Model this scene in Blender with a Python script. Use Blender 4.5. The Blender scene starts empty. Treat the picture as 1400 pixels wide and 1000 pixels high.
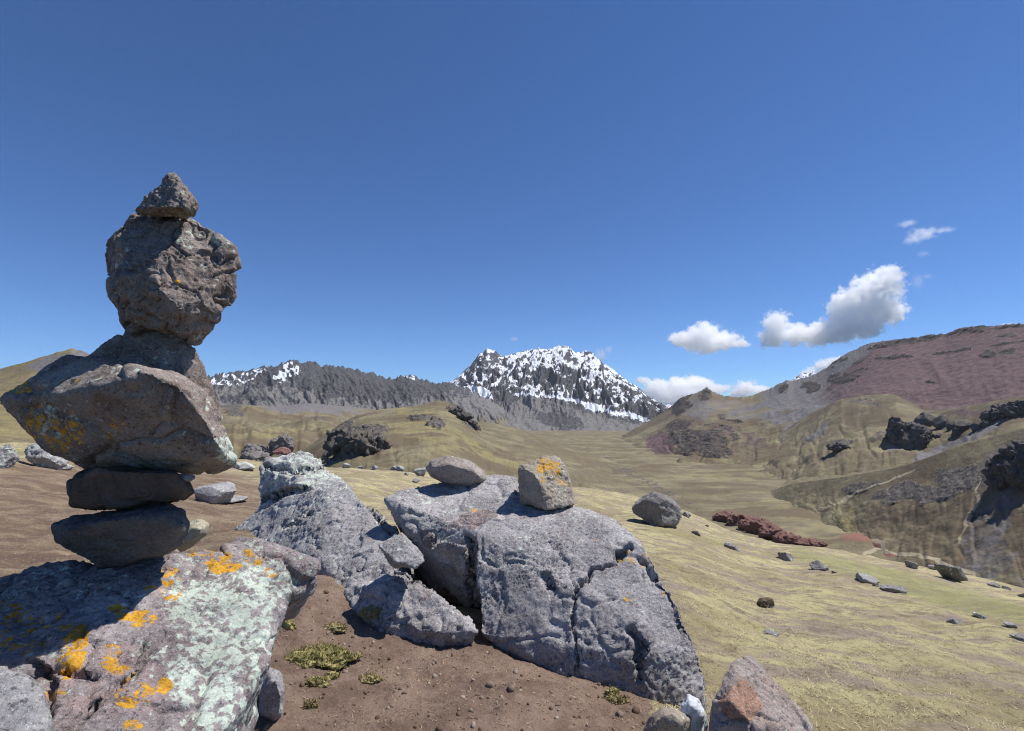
import bpy, bmesh, math, random
import numpy as np
from mathutils import Vector

random.seed(7); np.random.seed(7)
SC = bpy.context.scene
COL = SC.collection

# ------------------------------------------------------------------ camera
F, PW, PH = 700.0, 1400.0, 1000.0            # focal length and size in photograph pixels
PITCH = math.atan(60.0 / F)
CAM = np.array([0.0, 0.0, 1.3])
cd = bpy.data.cameras.new('camera')
cd.sensor_width = 36.0; cd.lens = 36.0 * F / PW
cd.clip_start = 0.05; cd.clip_end = 40000.0
cam = bpy.data.objects.new('camera', cd); COL.objects.link(cam)
cam.location = CAM; cam.rotation_euler = (math.pi / 2 + PITCH, 0, 0)
SC.camera = cam

# ------------------------------------------------------------------ sky, sun, exposure
SUN_AZ, SUN_EL = math.radians(75), math.radians(62)     # azimuth measured from straight ahead (+Y) to the right
w = bpy.data.worlds.new('World'); SC.world = w; w.use_nodes = True
wn = w.node_tree; wn.nodes.clear()
sky = wn.nodes.new('ShaderNodeTexSky'); sky.sky_type = 'NISHITA'; sky.sun_disc = False
sky.sun_elevation = SUN_EL; sky.sun_rotation = SUN_AZ
sky.altitude = 3200; sky.air_density = 1.0; sky.dust_density = 0.0; sky.ozone_density = 2.2
bg = wn.nodes.new('ShaderNodeBackground'); bg.inputs[1].default_value = 0.1
wo = wn.nodes.new('ShaderNodeOutputWorld')
tint = wn.nodes.new('ShaderNodeMix'); tint.data_type = 'RGBA'; tint.blend_type = 'MULTIPLY'     # deep blue of thin mountain air, over the whole sky
tint.inputs[0].default_value = 1.0; tint.inputs[7].default_value = (0.53, 0.805, 1.14, 1)
wn.links.new(sky.outputs[0], tint.inputs[6]); wn.links.new(tint.outputs[2], bg.inputs[0]); wn.links.new(bg.outputs[0], wo.inputs[0])
SUN = Vector((math.sin(SUN_AZ) * math.cos(SUN_EL), math.cos(SUN_AZ) * math.cos(SUN_EL), math.sin(SUN_EL)))
sd = bpy.data.lights.new('sun', 'SUN'); sd.energy = 5.0; sd.angle = math.radians(0.5); sd.color = (1.0, 0.955, 0.885)
so = bpy.data.objects.new('sun', sd); COL.objects.link(so)
so.rotation_euler = SUN.to_track_quat('Z', 'Y').to_euler(); so.location = (60, 40, 120)
SC.view_settings.view_transform = 'Standard'; SC.view_settings.look = 'None'
SC.view_settings.exposure = 0.18; SC.view_settings.gamma = 1.0; SC.view_settings.use_curve_mapping = False
SC.cycles.volume_bounces = 24; SC.cycles.max_bounces = 24; SC.cycles.diffuse_bounces = 4
SC.cycles.use_denoising = True; SC.cycles.denoising_prefilter = 'FAST'; SC.cycles.filter_width = 1.1

# ------------------------------------------------------------------ pixels and points
cp, sp_ = math.cos(PITCH), math.sin(PITCH)
def ray(px, py):
    x = (np.asarray(px, float) - PW / 2) / F; y = (PH / 2 - np.asarray(py, float)) / F
    return np.stack([x, cp - y * sp_, sp_ + y * cp], -1)        # per unit of depth along the view axis
def U(px, py, d): return tuple(CAM + ray(px, py) * d)
def project(P):
    q = P - CAM
    dep = q[:, 1] * cp + q[:, 2] * sp_
    up = q[:, 2] * cp - q[:, 1] * sp_
    dep = np.maximum(dep, 1e-3)
    return PW / 2 + F * q[:, 0] / dep, PH / 2 - F * up / dep, dep
def az_tan(px, py):
    v = ray(px, py)
    return np.arctan2(v[..., 0], v[..., 1]), v[..., 2] / np.hypot(v[..., 0], v[..., 1])

# ------------------------------------------------------------------ numpy noise
def _h(ix, iy, iz, seed):
    h = (ix.astype(np.uint32) * np.uint32(374761393) + iy.astype(np.uint32) * np.uint32(668265263)
         + iz.astype(np.uint32) * np.uint32(2147483647) + np.uint32((seed * 1274126177) & 0xffffffff))
    h = (h ^ (h >> np.uint32(13))) * np.uint32(1274126177)
    h = (h ^ (h >> np.uint32(16))) * np.uint32(2246822519)
    return h ^ (h >> np.uint32(15))
_G = np.array([[1,1,0],[-1,1,0],[1,-1,0],[-1,-1,0],[1,0,1],[-1,0,1],[1,0,-1],[-1,0,-1],[0,1,1],[0,-1,1],[0,1,-1],[0,-1,-1],[1,1,0],[-1,1,0],[0,-1,1],[0,-1,-1]], float)
def perlin(P, seed=0):
    i = np.floor(P).astype(np.int64); f = P - i
    u = f * f * f * (f * (f * 6 - 15) + 10)
    r = 0.0
    for dx in (0, 1):
        wx = u[:, 0] if dx else 1 - u[:, 0]
        for dy in (0, 1):
            wy = u[:, 1] if dy else 1 - u[:, 1]
            for dz in (0, 1):
                wz = u[:, 2] if dz else 1 - u[:, 2]
                g = _G[_h(i[:, 0] + dx, i[:, 1] + dy, i[:, 2] + dz, seed) & np.uint32(15)]
                r = r + wx * wy * wz * (g[:, 0] * (f[:, 0] - dx) + g[:, 1] * (f[:, 1] - dy) + g[:, 2] * (f[:, 2] - dz))
    return r
def fbm(P, o=4, gain=0.5, seed=0, lac=2.03):
    r = 0.0; a = 1.0; Q = P
    for k in range(o):
        r = r + a * perlin(Q, seed + k); a *= gain; Q = Q * lac + 17.3
    return r
def ridged(P, o=4, gain=0.5, seed=0):
    r = 0.0; a = 1.0; t = 0.0; Q = P
    for k in range(o):
        r = r + a * (1 - 2.2 * np.abs(perlin(Q, seed + k))); t += a; a *= gain; Q = Q * 2.05 + 9.1
    return r / t
def worley(P, seed=0):
    i = np.floor(P).astype(np.int64); n = len(P)
    f1 = np.full(n, 9.0); f2 = np.full(n, 9.0); cv = np.zeros(n)
    for dx in (-1, 0, 1):
        for dy in (-1, 0, 1):
            for dz in (-1, 0, 1):
                c = i + np.array([dx, dy, dz])
                h = _h(c[:, 0], c[:, 1], c[:, 2], seed)
                q = np.stack([(h & np.uint32(1023)), (h >> np.uint32(10)) & np.uint32(1023), (h >> np.uint32(20)) & np.uint32(1023)], -1) / 1023.0
                d = np.sqrt((((c + q) - P) ** 2).sum(1))
                v = ((h >> np.uint32(5)) & np.uint32(255)) / 255.0
                m = d < f1
                f2 = np.where(m, f1, np.minimum(f2, d)); cv = np.where(m, v, cv); f1 = np.where(m, d, f1)
    return f1, f2, cv
def sstep(a, b, x):
    t = np.clip((x - a) / (b - a), 0, 1); return t * t * (3 - 2 * t)
def lin(c):      # 0-255 sRGB to linear
    return tuple((v / 255 / 12.92) if v <= 10 else ((v / 255 + 0.055) / 1.055) ** 2.4 for v in c)

# ------------------------------------------------------------------ meshes
def tag(o, label=None, cat=None, group=None, kind=None):
    if label: o['label'] = label
    if cat: o['category'] = cat
    if group: o['group'] = group
    if kind: o['kind'] = kind
    return o
def mesh_obj(name, V, Fc, mat, attrs=None, smooth=True, origin=None):
    V = np.asarray(V, float)
    loc = np.zeros(3) if origin is None else np.asarray(origin, float)
    me = bpy.data.meshes.new(name)
    Fc = np.asarray(Fc, np.int32); k = Fc.shape[1]
    me.vertices.add(len(V)); me.vertices.foreach_set('co', (V - loc).astype(np.float32).ravel())
    me.loops.add(Fc.size); me.loops.foreach_set('vertex_index', Fc.ravel())
    me.polygons.add(len(Fc)); me.polygons.foreach_set('loop_start', np.arange(0, Fc.size, k, dtype=np.int32))
    me.update(calc_edges=True)
    me.polygons.foreach_set('use_smooth', np.full(len(Fc), smooth, bool))
    for an, av in (attrs or {}).items():
        a = me.attributes.new(an, 'FLOAT', 'POINT'); a.data.foreach_set('value', np.asarray(av, np.float32))
    if mat: me.materials.append(mat)
    o = bpy.data.objects.new(name, me); o.location = loc; COL.objects.link(o)
    return o
def grid_faces(nr, nc):
    a = np.arange(nr * nc).reshape(nr, nc)
    return np.stack([a[:-1, :-1], a[:-1, 1:], a[1:, 1:], a[1:, :-1]], -1).reshape(-1, 4)
def vnormals(V, Fc):
    fn = np.cross(V[Fc[:, 2]] - V[Fc[:, 0]], V[Fc[:, -1]] - V[Fc[:, 1]])
    n = np.zeros_like(V)
    for k in range(Fc.shape[1]):
        for c in range(3): n[:, c] += np.bincount(Fc[:, k], fn[:, c], len(V))
    return n / np.maximum(np.linalg.norm(n, axis=1, keepdims=True), 1e-12)
def relax(V, Fc, it, lam=0.5):
    k = Fc.shape[1]; E = np.concatenate([np.stack([Fc[:, i], Fc[:, (i + 1) % k]], 1) for i in range(k)])
    deg = np.bincount(E[:, 0], minlength=len(V)) + np.bincount(E[:, 1], minlength=len(V))
    for _ in range(it):
        s = np.zeros_like(V)
        for c in range(3):
            s[:, c] = np.bincount(E[:, 0], V[E[:, 1], c], len(V)) + np.bincount(E[:, 1], V[E[:, 0], c], len(V))
        V = V + lam * (s / np.maximum(deg, 1)[:, None] - V)
    return V

# ------------------------------------------------------------------ material helpers
class NT:
    def __init__(s, name):
        s.m = bpy.data.materials.new(name); s.m.use_nodes = True; s.t = s.m.node_tree; s.t.nodes.clear()
        s.out = s.t.nodes.new('ShaderNodeOutputMaterial')
        s.bs = s.t.nodes.new('ShaderNodeBsdfPrincipled'); s.t.links.new(s.bs.outputs[0], s.out.inputs[0])
        s.bs.inputs['Roughness'].default_value = 0.9
        s.bs.inputs['Specular IOR Level'].default_value = 0.2
        s.co = s.t.nodes.new('ShaderNodeTexCoord').outputs['Object']
    def set(s, sock, v):
        if hasattr(v, 'links') or isinstance(v, bpy.types.NodeSocket): s.t.links.new(v, sock)
        elif isinstance(v, tuple) and len(v) == 3 and sock.type == 'RGBA': sock.default_value = (*v, 1)
        else: sock.default_value = v
    def noise(s, scale, detail=5, rough=0.55, dist=0.0, vec=None, stretch=None):
        n = s.t.nodes.new('ShaderNodeTexNoise')
        v = vec if vec is not None else s.co
        if stretch:
            mp = s.t.nodes.new('ShaderNodeMapping'); s.t.links.new(v, mp.inputs[0])
            mp.inputs['Rotation'].default_value = stretch[0]; mp.inputs['Scale'].default_value = stretch[1]; v = mp.outputs[0]
        s.t.links.new(v, n.inputs['Vector'])
        n.inputs['Scale'].default_value = scale; n.inputs['Detail'].default_value = detail
        n.inputs['Roughness'].default_value = rough; n.inputs['Distortion'].default_value = dist
        return n.outputs['Fac']
    def voro(s, scale, feature='F1', out='Distance', rnd=1.0, vec=None):
        n = s.t.nodes.new('ShaderNodeTexVoronoi'); n.feature = feature
        s.t.links.new(vec if vec is not None else s.co, n.inputs['Vector']); n.inputs['Scale'].default_value = scale
        n.inputs['Randomness'].default_value = rnd
        return n.outputs[out]
    def math(s, op, a, b=0.0, c=0.0, clamp=False):
        n = s.t.nodes.new('ShaderNodeMath'); n.operation = op; n.use_clamp = clamp
        for k, v in enumerate((a, b, c)): s.set(n.inputs[k], v)
        return n.outputs[0]
    def ss(s, v, a, b, lo=0.0, hi=1.0):
        n = s.t.nodes.new('ShaderNodeMapRange'); n.interpolation_type = 'SMOOTHSTEP'
        s.set(n.inputs[0], v); s.set(n.inputs[1], a); s.set(n.inputs[2], b); s.set(n.inputs[3], lo); s.set(n.inputs[4], hi)
        return n.outputs[0]
    def mix(s, f, a, b, mode='MIX'):
        n = s.t.nodes.new('ShaderNodeMix'); n.data_type = 'RGBA'; n.blend_type = mode
        s.set(n.inputs[0], f); s.set(n.inputs[6], a); s.set(n.inputs[7], b)
        return n.outputs[2]
    def attr(s, name):
        n = s.t.nodes.new('ShaderNodeAttribute'); n.attribute_name = name; return n.outputs['Fac']
    def bump(s, h, strength=0.5, dist=0.01, prev=None):
        n = s.t.nodes.new('ShaderNodeBump'); s.set(n.inputs['Height'], h)
        n.inputs['Strength'].default_value = strength; n.inputs['Distance'].default_value = dist
        if prev is not None: s.t.links.new(prev, n.inputs['Normal'])
        return n.outputs[0]
    def done(s, col, nrm=None, rough=None):
        s.set(s.bs.inputs['Base Color'], col)
        if nrm is not None: s.t.links.new(nrm, s.bs.inputs['Normal'])
        if rough is not None: s.set(s.bs.inputs['Roughness'], rough)
        return s.m

def rock_mat(name, c1, c2, light=(0.42, 0.41, 0.42), dark=(0.07, 0.065, 0.07), k=1.0, speck=0.7, lich=(0.47, 0.52, 0.45), tint=(0.26, 0.15, 0.13), bump=0.8):
    m = NT(name)
    big = m.noise(3.5 * k, 4, 0.6)
    col = m.mix(m.ss(big, 0.38, 0.62), c1, c2)
    tn = m.noise(5.5 * k, 5, 0.65, 0.4)
    col = m.mix(m.math('MULTIPLY', m.ss(tn, 0.55, 0.72), 0.45), col, tint)
    red = m.math('ADD', m.attr('red'), m.math('MULTIPLY', m.math('SUBTRACT', m.noise(11 * k, 5, 0.65), 0.5), 1.1))
    col = m.mix(m.ss(red, 0.4, 0.75, 0, 0.85), col, tint)
    grain = m.noise(70 * k, 6, 0.75)
    col = m.mix(m.ss(grain, 0.52, 0.64, 0, speck), col, light)
    g2 = m.noise(48 * k, 6, 0.72, 0.3)
    col = m.mix(m.ss(g2, 0.54, 0.64, 0, 0.85), col, dark)
    g3 = m.noise(130 * k, 4, 0.8)
    col = m.mix(m.ss(g3, 0.55, 0.64, 0, speck * 0.9), col, light)
    col = m.mix(m.ss(m.noise(95 * k, 4, 0.8), 0.58, 0.66, 0, 0.7), col, dark)
    # crustose lichens
    ln = m.noise(26 * k, 6, 0.66)
    lf = m.math('ADD', m.attr('lichen'), m.math('MULTIPLY', m.math('SUBTRACT', ln, 0.5), 3.6))
    lc = m.mix(m.ss(m.noise(120 * k, 4, 0.7), 0.4, 0.62), lich, tuple(v * 1.32 for v in lich))
    col = m.mix(m.ss(lf, 0.42, 0.75, 0, 0.9), col, lc)
    on = m.noise(24 * k, 7, 0.72, 0.5)
    of = m.math('ADD', m.attr('orange'), m.math('MULTIPLY', m.math('SUBTRACT', on, 0.5), 3.4))
    oc = m.mix(m.ss(m.noise(90 * k, 4, 0.7), 0.35, 0.65), (0.50, 0.23, 0.02), (0.76, 0.43, 0.035))
    col = m.mix(m.ss(of, 0.5, 0.64, 0, 0.95), col, oc)
    h = m.math('ADD', m.math('MULTIPLY', grain, 0.6), m.math('MULTIPLY', g2, 0.9))
    h = m.math('MULTIPLY', h, m.ss(m.noise(4.5 * k, 4, 0.6), 0.36, 0.62, 0.35, 1.0))
    n = m.bump(h, bump, 0.022 / k)
    return m.done(col, n)

def terrain_mat(name, k=1.0, g1=(0.145, 0.122, 0.073), g2=(0.23, 0.20, 0.118), g3=(0.155, 0.128, 0.092), rockc=(0.095, 0.085, 0.076), redc=(0.128, 0.083, 0.084),
                screec=(0.17, 0.16, 0.158), bump=0.5, snow=True, rot=0.0):
    """k: metres per unit of surface detail"""
    m = NT(name)
    a = m.noise(0.22 / k, 6, 0.6); b = m.noise(1.3 / k, 6, 0.68)
    st = m.noise(0.5 / k, 6, 0.65, 0.3, stretch=((0, 0, rot), (0.35, 1.6, 2.5)))
    col = m.mix(m.ss(a, 0.4, 0.6), g1, g2)
    col = m.mix(m.ss(st, 0.46, 0.62, 0, 0.9), col, g3)
    col = m.mix(m.ss(m.noise(0.11 / k, 6, 0.6, 0.3, stretch=((0, 0, rot), (0.3, 1.6, 3.0))), 0.48, 0.64, 0, 0.7), col, tuple(v * 0.72 for v in g1))
    col = m.mix(m.ss(b, 0.5, 0.75, 0, 0.5), col, tuple(v * 0.5 for v in g3))
    col = m.mix(m.ss(m.noise(7.0 / k, 4, 0.7), 0.42, 0.7, 0, 0.4), col, tuple(v * 1.35 for v in g2))
    def lay(col, an, c, namp=0.9, s=0.9, lo=0.38, hi=0.62, mx=1.0, st_=None):
        nz = m.noise(s / k, 7, 0.66, 0.2, stretch=st_)
        f = m.math('ADD', m.attr(an), m.math('MULTIPLY', m.math('SUBTRACT', nz, 0.5), namp))
        return m.mix(m.ss(f, lo, hi, 0, mx), col, c)
    v1 = m.noise(2.2 / k, 6, 0.7)
    col = lay(col, 'yellow', (0.29, 0.25, 0.105), 1.0, 0.5, 0.35, 0.8, 0.75)
    col = lay(col, 'brown', (0.135, 0.105, 0.068), 1.0, 0.5, 0.3, 0.8, 0.9)
    sc = m.mix(m.ss(v1, 0.35, 0.7), tuple(v * 0.72 for v in screec), tuple(v * 1.25 for v in screec))
    col = lay(col, 'scree', sc, 0.9, 0.35, 0.3, 0.7)
    rc = m.mix(m.ss(v1, 0.3, 0.7), tuple(v * 0.7 for v in redc), tuple(v * 1.3 for v in redc))
    col = lay(col, 'red', rc, 0.8, 0.35, 0.3, 0.7)
    rk = m.mix(m.ss(m.noise(3.0 / k, 7, 0.75), 0.35, 0.68), tuple(v * 0.4 for v in rockc), tuple(v * 2.1 for v in rockc))
    col = lay(col, 'brick', (0.24, 0.115, 0.09), 1.0, 0.6, 0.35, 0.8, 0.85)
    col = lay(col, 'rock', rk, 2.2, 0.9, 0.5, 0.7)
    col = lay(col, 'path', (0.36, 0.31, 0.21), 0.5, 2.0, 0.3, 0.6, 0.95)
    col = lay(col, 'ditch', (0.08, 0.068, 0.05), 0.6, 2.0, 0.4, 0.8, 0.75)
    if snow:
        col = lay(col, 'snow', (0.72, 0.75, 0.80), 0.9, 1.0, 0.42, 0.58)
    h = m.math('ADD', m.math('MULTIPLY', b, 1.0), m.math('MULTIPLY', v1, 0.6))
    n = m.bump(h, bump, 0.9 * k)
    return m.done(col, n)

# ------------------------------------------------------------------ painting real surface patches (rock bands, screes, paths)
def region_w(px, py, shapes, warp):
    """shapes: ('e',cx,cy,rx,ry,angle_deg,strength) | ('l',[(x,y)...],halfwidth,strength); 0..1 with soft edges"""
    out = np.zeros(len(px))
    X = px + warp[0]; Y = py + warp[1]
    for s in shapes:
        if s[0] == 'e':
            _, cx, cy, rx, ry, an, st = s
            c, n = math.cos(math.radians(an)), math.sin(math.radians(an))
            x = ((X - cx) * c + (Y - cy) * n) / rx; y = (-(X - cx) * n + (Y - cy) * c) / ry
            v = st * (1 - sstep(0.72, 1.25, np.sqrt(x * x + y * y)))
        elif s[0] == 'p':
            _, pts, soft, st = s
            v = st * sstep(-soft, soft, poly_sd(X, Y, pts))
        else:
            _, pts, hw, st = s
            dm = np.full(len(px), 1e9)
            for (x0, y0), (x1, y1) in zip(pts[:-1], pts[1:]):
                dx, dy = x1 - x0, y1 - y0
                t = np.clip(((X - x0) * dx + (Y - y0) * dy) / (dx * dx + dy * dy), 0, 1)
                dm = np.minimum(dm, np.hypot(X - x0 - t * dx, Y - y0 - t * dy))
            v = st * (1 - sstep(hw * 0.6, hw * 1.5, dm))
        out = np.maximum(out, v)
    return out
def poly_sd(X, Y, pts):
    ins = np.zeros(len(X), bool); dm = np.full(len(X), 1e9); n = len(pts)
    for i in range(n):
        x0, y0 = pts[i]; x1, y1 = pts[(i + 1) % n]
        dx, dy = x1 - x0, y1 - y0
        t = np.clip(((X - x0) * dx + (Y - y0) * dy) / (dx * dx + dy * dy + 1e-9), 0, 1)
        dm = np.minimum(dm, np.hypot(X - x0 - t * dx, Y - y0 - t * dy))
        if y0 != y1:
            c = ((y0 > Y) != (y1 > Y)) & (X < (x1 - x0) * (Y - y0) / (y1 - y0) + x0)
            ins ^= c
    return np.where(ins, dm, -dm)

TA = ('yellow', 'brown', 'scree', 'red', 'brick', 'rock', 'path', 'ditch', 'snow')
def relaxed_nz(V, nr, nc):
    n = vnormals(V, grid_faces(nr, nc)); n = np.abs(n[:, 2]).reshape(nr, nc)
    for _ in range(2):
        n[1:-1] = (n[:-2] + 2 * n[1:-1] + n[2:]) / 4; n[:, 1:-1] = (n[:, :-2] + 2 * n[:, 1:-1] + n[:, 2:]) / 4
    return n.ravel()
# ------------------------------------------------------------------ large terrain: a slope with its crest, foot and far side
def slope_layer(name, label, crest, foot, cols, rows, brows, mat, prof=lambda u: u, disp=None, back=0.5, backlen=0.35,
                jag=0.0, jagf=60.0, paint=None, post=None, rockamp=0.0, rockf=0.05, warp=6.0, kind='structure', cat=None, origin=None):
    cr = np.array(crest, float); az, tn = az_tan(cr[:, 0], cr[:, 1])
    A = np.linspace(az[0], az[-1], cols)
    T = np.interp(A, az, tn); R = np.interp(A, az, cr[:, 2])
    if jag:
        q = np.stack([A * jagf, np.zeros(cols), np.full(cols, 3.7)], -1)
        JH = jag * (ridged(q, 5, 0.6, 5) - 0.45) * R
    else: JH = 0 * R
    H = CAM[2] + T * R
    kw = max(3, cols // 14); ker = np.exp(-np.linspace(-2, 2, 2 * kw + 1) ** 2); ker /= ker.sum()
    HS = np.convolve(np.pad(H, kw, mode='edge'), ker, 'valid')
    ft = np.array(foot, float)                               # (px, foot distance, foot z)
    fa, _ = az_tan(ft[:, 0], np.full(len(ft), 560.0))
    RF = np.interp(A, fa, ft[:, 1]); ZF = np.interp(A, fa, ft[:, 2])
    u = np.concatenate([np.linspace(0, 1, rows), 1 + np.linspace(0, 1, brows + 1)[1:] ** 1.5])[:, None]
    uf = np.minimum(u, 1); ub = np.maximum(u - 1, 0)
    r = RF + (R - RF) * uf + ub * R * backlen
    z = ZF + (HS - ZF) * prof(uf) + (H - HS) * np.exp(-((1 - uf) / 0.16) ** 2) * np.exp(-(ub / 0.3) ** 2) - back * ub * R * backlen
    z = z + JH * np.exp(-((u - 1) / 0.05) ** 2)
    V = np.stack([np.sin(A) * r, np.cos(A) * r, z + 0 * r], -1).reshape(-1, 3)
    uu = np.broadcast_to(u, r.shape).ravel(); aa = np.broadcast_to(A, r.shape).ravel()
    attrs = {a: np.zeros(len(V)) for a in TA}
    if disp is not None:
        d = disp(V, uu, aa)
        V[:, 2] += d * np.minimum(1, 0.12 + 2.6 * np.abs(1 - uu))
    px, py, _ = project(V)
    wq = V * (8.0 / np.median(R))
    wp = (fbm(wq, 4, 0.6, 11) * warp * 2, fbm(wq + 31.0, 4, 0.6, 12) * warp * 2)
    for an, shapes in (paint or {}).items(): attrs[an] = region_w(px, py, shapes, wp)
    if post is not None:
        attrs['_nz'] = relaxed_nz(V, rows + brows, cols)
        post(V, uu, aa, px, py, attrs)
        attrs.pop('_nz')
    if rockamp:
        f = rockf
        rk = sstep(0.55, 0.95, attrs['rock'] + 0.5 * fbm(V * f * 0.7, 3, 0.6, 6))
        f1, f2, cv = worley(V * f * np.array([1, 1, 1.6]) + fbm(V * f * 1.5, 2, 0.5, 3)[:, None] * 0.6, 4)
        V[:, 2] += 0.32 * rk * rockamp * (0.8 * cv + 0.9 * ridged(V * f * 2.2, 4, 0.6, 8))
        V[:, 1] -= 0.4 * rk * rockamp * 0.8 * (cv + ridged(V * f * 1.7 + 5, 3, 0.6, 9))
    o = mesh_obj(name, V, grid_faces(rows + brows, cols), mat, attrs)
    tag(o, label, cat, None, kind)
    return o

M_near = terrain_mat('near_grass', 0.55, g1=(0.22, 0.18, 0.072), g2=(0.33, 0.28, 0.105), g3=(0.235, 0.175, 0.108), bump=0.5, snow=False, rot=0.5)
M_mid = terrain_mat('hill_grass', 4.0, bump=0.35, snow=False)
M_val = terrain_mat('valley_grass', 7.0, bump=0.3, snow=False)
M_far = terrain_mat('mountain_ground', 22.0, bump=0.4, rockc=(0.058, 0.049, 0.045))
M_snow = terrain_mat('snow_mountain_ground', 30.0, rockc=(0.062, 0.060, 0.064), screec=(0.175, 0.168, 0.162), bump=0.5)

# ---- snow-clad mountain, 4.5 km away
def d_snow(V, u, a):
    q = np.stack([a * 26, u * 4.0, np.zeros(len(u))], -1)
    q = q + 0.35 * np.stack([fbm(q * 1.7, 3, 0.5, 24), fbm(q * 1.7 + 9, 3, 0.5, 25), 0 * u], -1)
    q2 = np.stack([a * 75 + u * 5, u * 12.0, np.full(len(u), 2.0)], -1)
    hi = sstep(0.35, 0.6, u)
    return hi * (105 * (ridged(q, 3, 0.5, 21) - 0.35) + 30 * (ridged(q2, 4, 0.55, 22) - 0.3)) + (1 - hi) * 30 * fbm(q * 0.6, 4, 0.5, 23)
def p_snow(V, u, a, px, py, at):
    n = fbm(np.stack([a * 90 - u * 12, u * 16, np.zeros(len(u))], -1), 5, 0.68, 41)
    n2 = ridged(np.stack([a * 70 + u * 14, u * 9, np.zeros(len(u))], -1), 4, 0.6, 42)
    base = np.interp(px, [600, 625, 680, 720, 760, 800, 850, 900], [545, 545, 535, 540, 545, 560, 572, 575])
    band = sstep(8, -10, py - base)
    at['rock'] = np.maximum(at['rock'], sstep(14, -8, py - base - 6 * n))
    at['scree'] = np.ones(len(u))
    nz = at['_nz']; up = u > 0.5; nz = (nz - np.median(nz[up])) / (nz[up].std() + 1e-6)
    s = band * np.clip(0.40 - 0.22 * np.exp(-((px - 672) / 16) ** 2) * sstep(520, 490, py) + 0.24 * nz + 0.62 * n + 0.12 * (n2 - 0.3), 0, 1)
    right = sstep(840, 900, px); s = s * (1 - 0.35 * right)
    gl = region_w(px, py, [('e', 648, 537, 24, 9, 5, 1.4), ('l', [(700, 537), (760, 543), (790, 548), (820, 560), (850, 566), (885, 576)], 2.2, .8), ('e', 810, 556, 16, 6, 20, .9), ('e', 870, 570, 20, 4, 15, .8)], (6 * n, 4 * n))
    at['snow'] = np.maximum(s, gl)
    at['rock'] = np.maximum(at['rock'], region_w(px, py, [('e', 765, 575, 38, 13, 12, 0.9), ('e', 860, 572, 20, 7, 10, .8), ('e', 690, 545, 22, 10, 0, 1)], (9 * n, 7 * n)))
slope_layer('snow_mountain', 'jagged dark mountain streaked with snow above grey scree', [(560, 548, 4700), (600, 532, 4650), (620, 520, 4600), (640, 503, 4550), (655, 484, 4500), (668, 477, 4500), (678, 481, 4500), (688, 489, 4500), (700, 484, 4500), (722, 480, 4500),
    (735, 476, 4500), (750, 478, 4480), (768, 472, 4450), (776, 473, 4450), (785, 482, 4430), (800, 480, 4420), (812, 484, 4400), (825, 497, 4380), (845, 511, 4300), (870, 529, 4200), (890, 545, 4100), (905, 553, 4050), (920, 557, 4000), (960, 575, 3900)],
    [(560, 2500, -150), (780, 2200, -190), (960, 2300, -170)], 620, 260, 30, M_snow, lambda u: 0.32 * u + 0.68 * sstep(0.15, 1.05, u) ** 1.6 * 1.0, d_snow, back=0.9, jag=0.0055, jagf=95, post=p_snow)

# ---- dark rocky ridge left of it, 3.2 km
def d_ridge(V, u, a):
    q = np.stack([a * 32 + u * 3, u * 3.2, np.zeros(len(u))], -1); q = q + 0.4 * np.stack([fbm(q * 1.6, 3, 0.5, 34), fbm(q * 1.6 + 9, 3, 0.5, 35), 0 * u], -1)
    q2 = np.stack([a * 85 + u * 4, u * 11.0, np.full(len(u), 5.0)], -1)
    hi = sstep(0.3, 0.65, u)
    return hi * (50 * (ridged(q, 3, 0.45, 31) - 0.35) + 12 * (ridged(q2, 4, 0.55, 32) - 0.3)) + (1 - hi) * 22 * fbm(q, 4, 0.5, 33)
def p_ridge(V, u, a, px, py, at):
    n = fbm(np.stack([a * 120, u * 9, np.zeros(len(u))], -1), 5, 0.62, 51)
    base = np.interp(px, [240, 300, 400, 450, 520, 560, 620, 660], [520, 528, 530, 545, 556, 552, 540, 540])
    at['rock'] = np.maximum(at['rock'], sstep(10, -8, py - base - 14 * n))
    at['scree'] = sstep(586, 566, py + 9 * n)
    sn = region_w(px, py, [('e', 300, 522, 16, 7, -25, .9), ('e', 343, 516, 30, 5.5, -28, 1), ('e', 395, 512, 20, 12, -35, .95), ('e', 398, 524, 14, 3, 10, 1), ('e', 318, 524, 5, 11, 30, .8), ('e', 565, 518, 12, 4, 20, .6)], (9 * n, 8 * n))
    nz = at['_nz']; nz = (nz - np.median(nz)) / (nz.std() + 1e-6)
    at['snow'] = sn * np.clip(0.55 + 0.2 * nz + 0.9 * n, 0, 1)
    at['rock'] = np.maximum(at['rock'], region_w(px, py, [('e', 330, 545, 45, 7, 0, .75), ('e', 420, 552, 40, 5, 6, .6)], (9 * n, 7 * n)))
slope_layer('rocky_ridge', 'long dark rocky ridge with scraps of snow', [(200, 548, 3300), (240, 535, 3300), (275, 520, 3300), (290, 512, 3300), (318, 508, 3300), (340, 506, 3300), (365, 499, 3250), (390, 494, 3200), (405, 491, 3200), (425, 493, 3200), (440, 498, 3200), (470, 501, 3200),
    (500, 507, 3200), (525, 515, 3200), (540, 518, 3200), (548, 514, 3200), (562, 511, 3200), (575, 517, 3200), (590, 522, 3250), (615, 523, 3300), (640, 530, 3350), (690, 560, 3400)],
    [(200, 1700, -90), (450, 1600, -120), (690, 1900, -160)], 520, 200, 24, M_snow, lambda u: 0.45 * u + 0.55 * sstep(0.2, 1.1, u) ** 1.4, d_ridge, back=0.8, jag=0.011, jagf=70, post=p_ridge)

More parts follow.
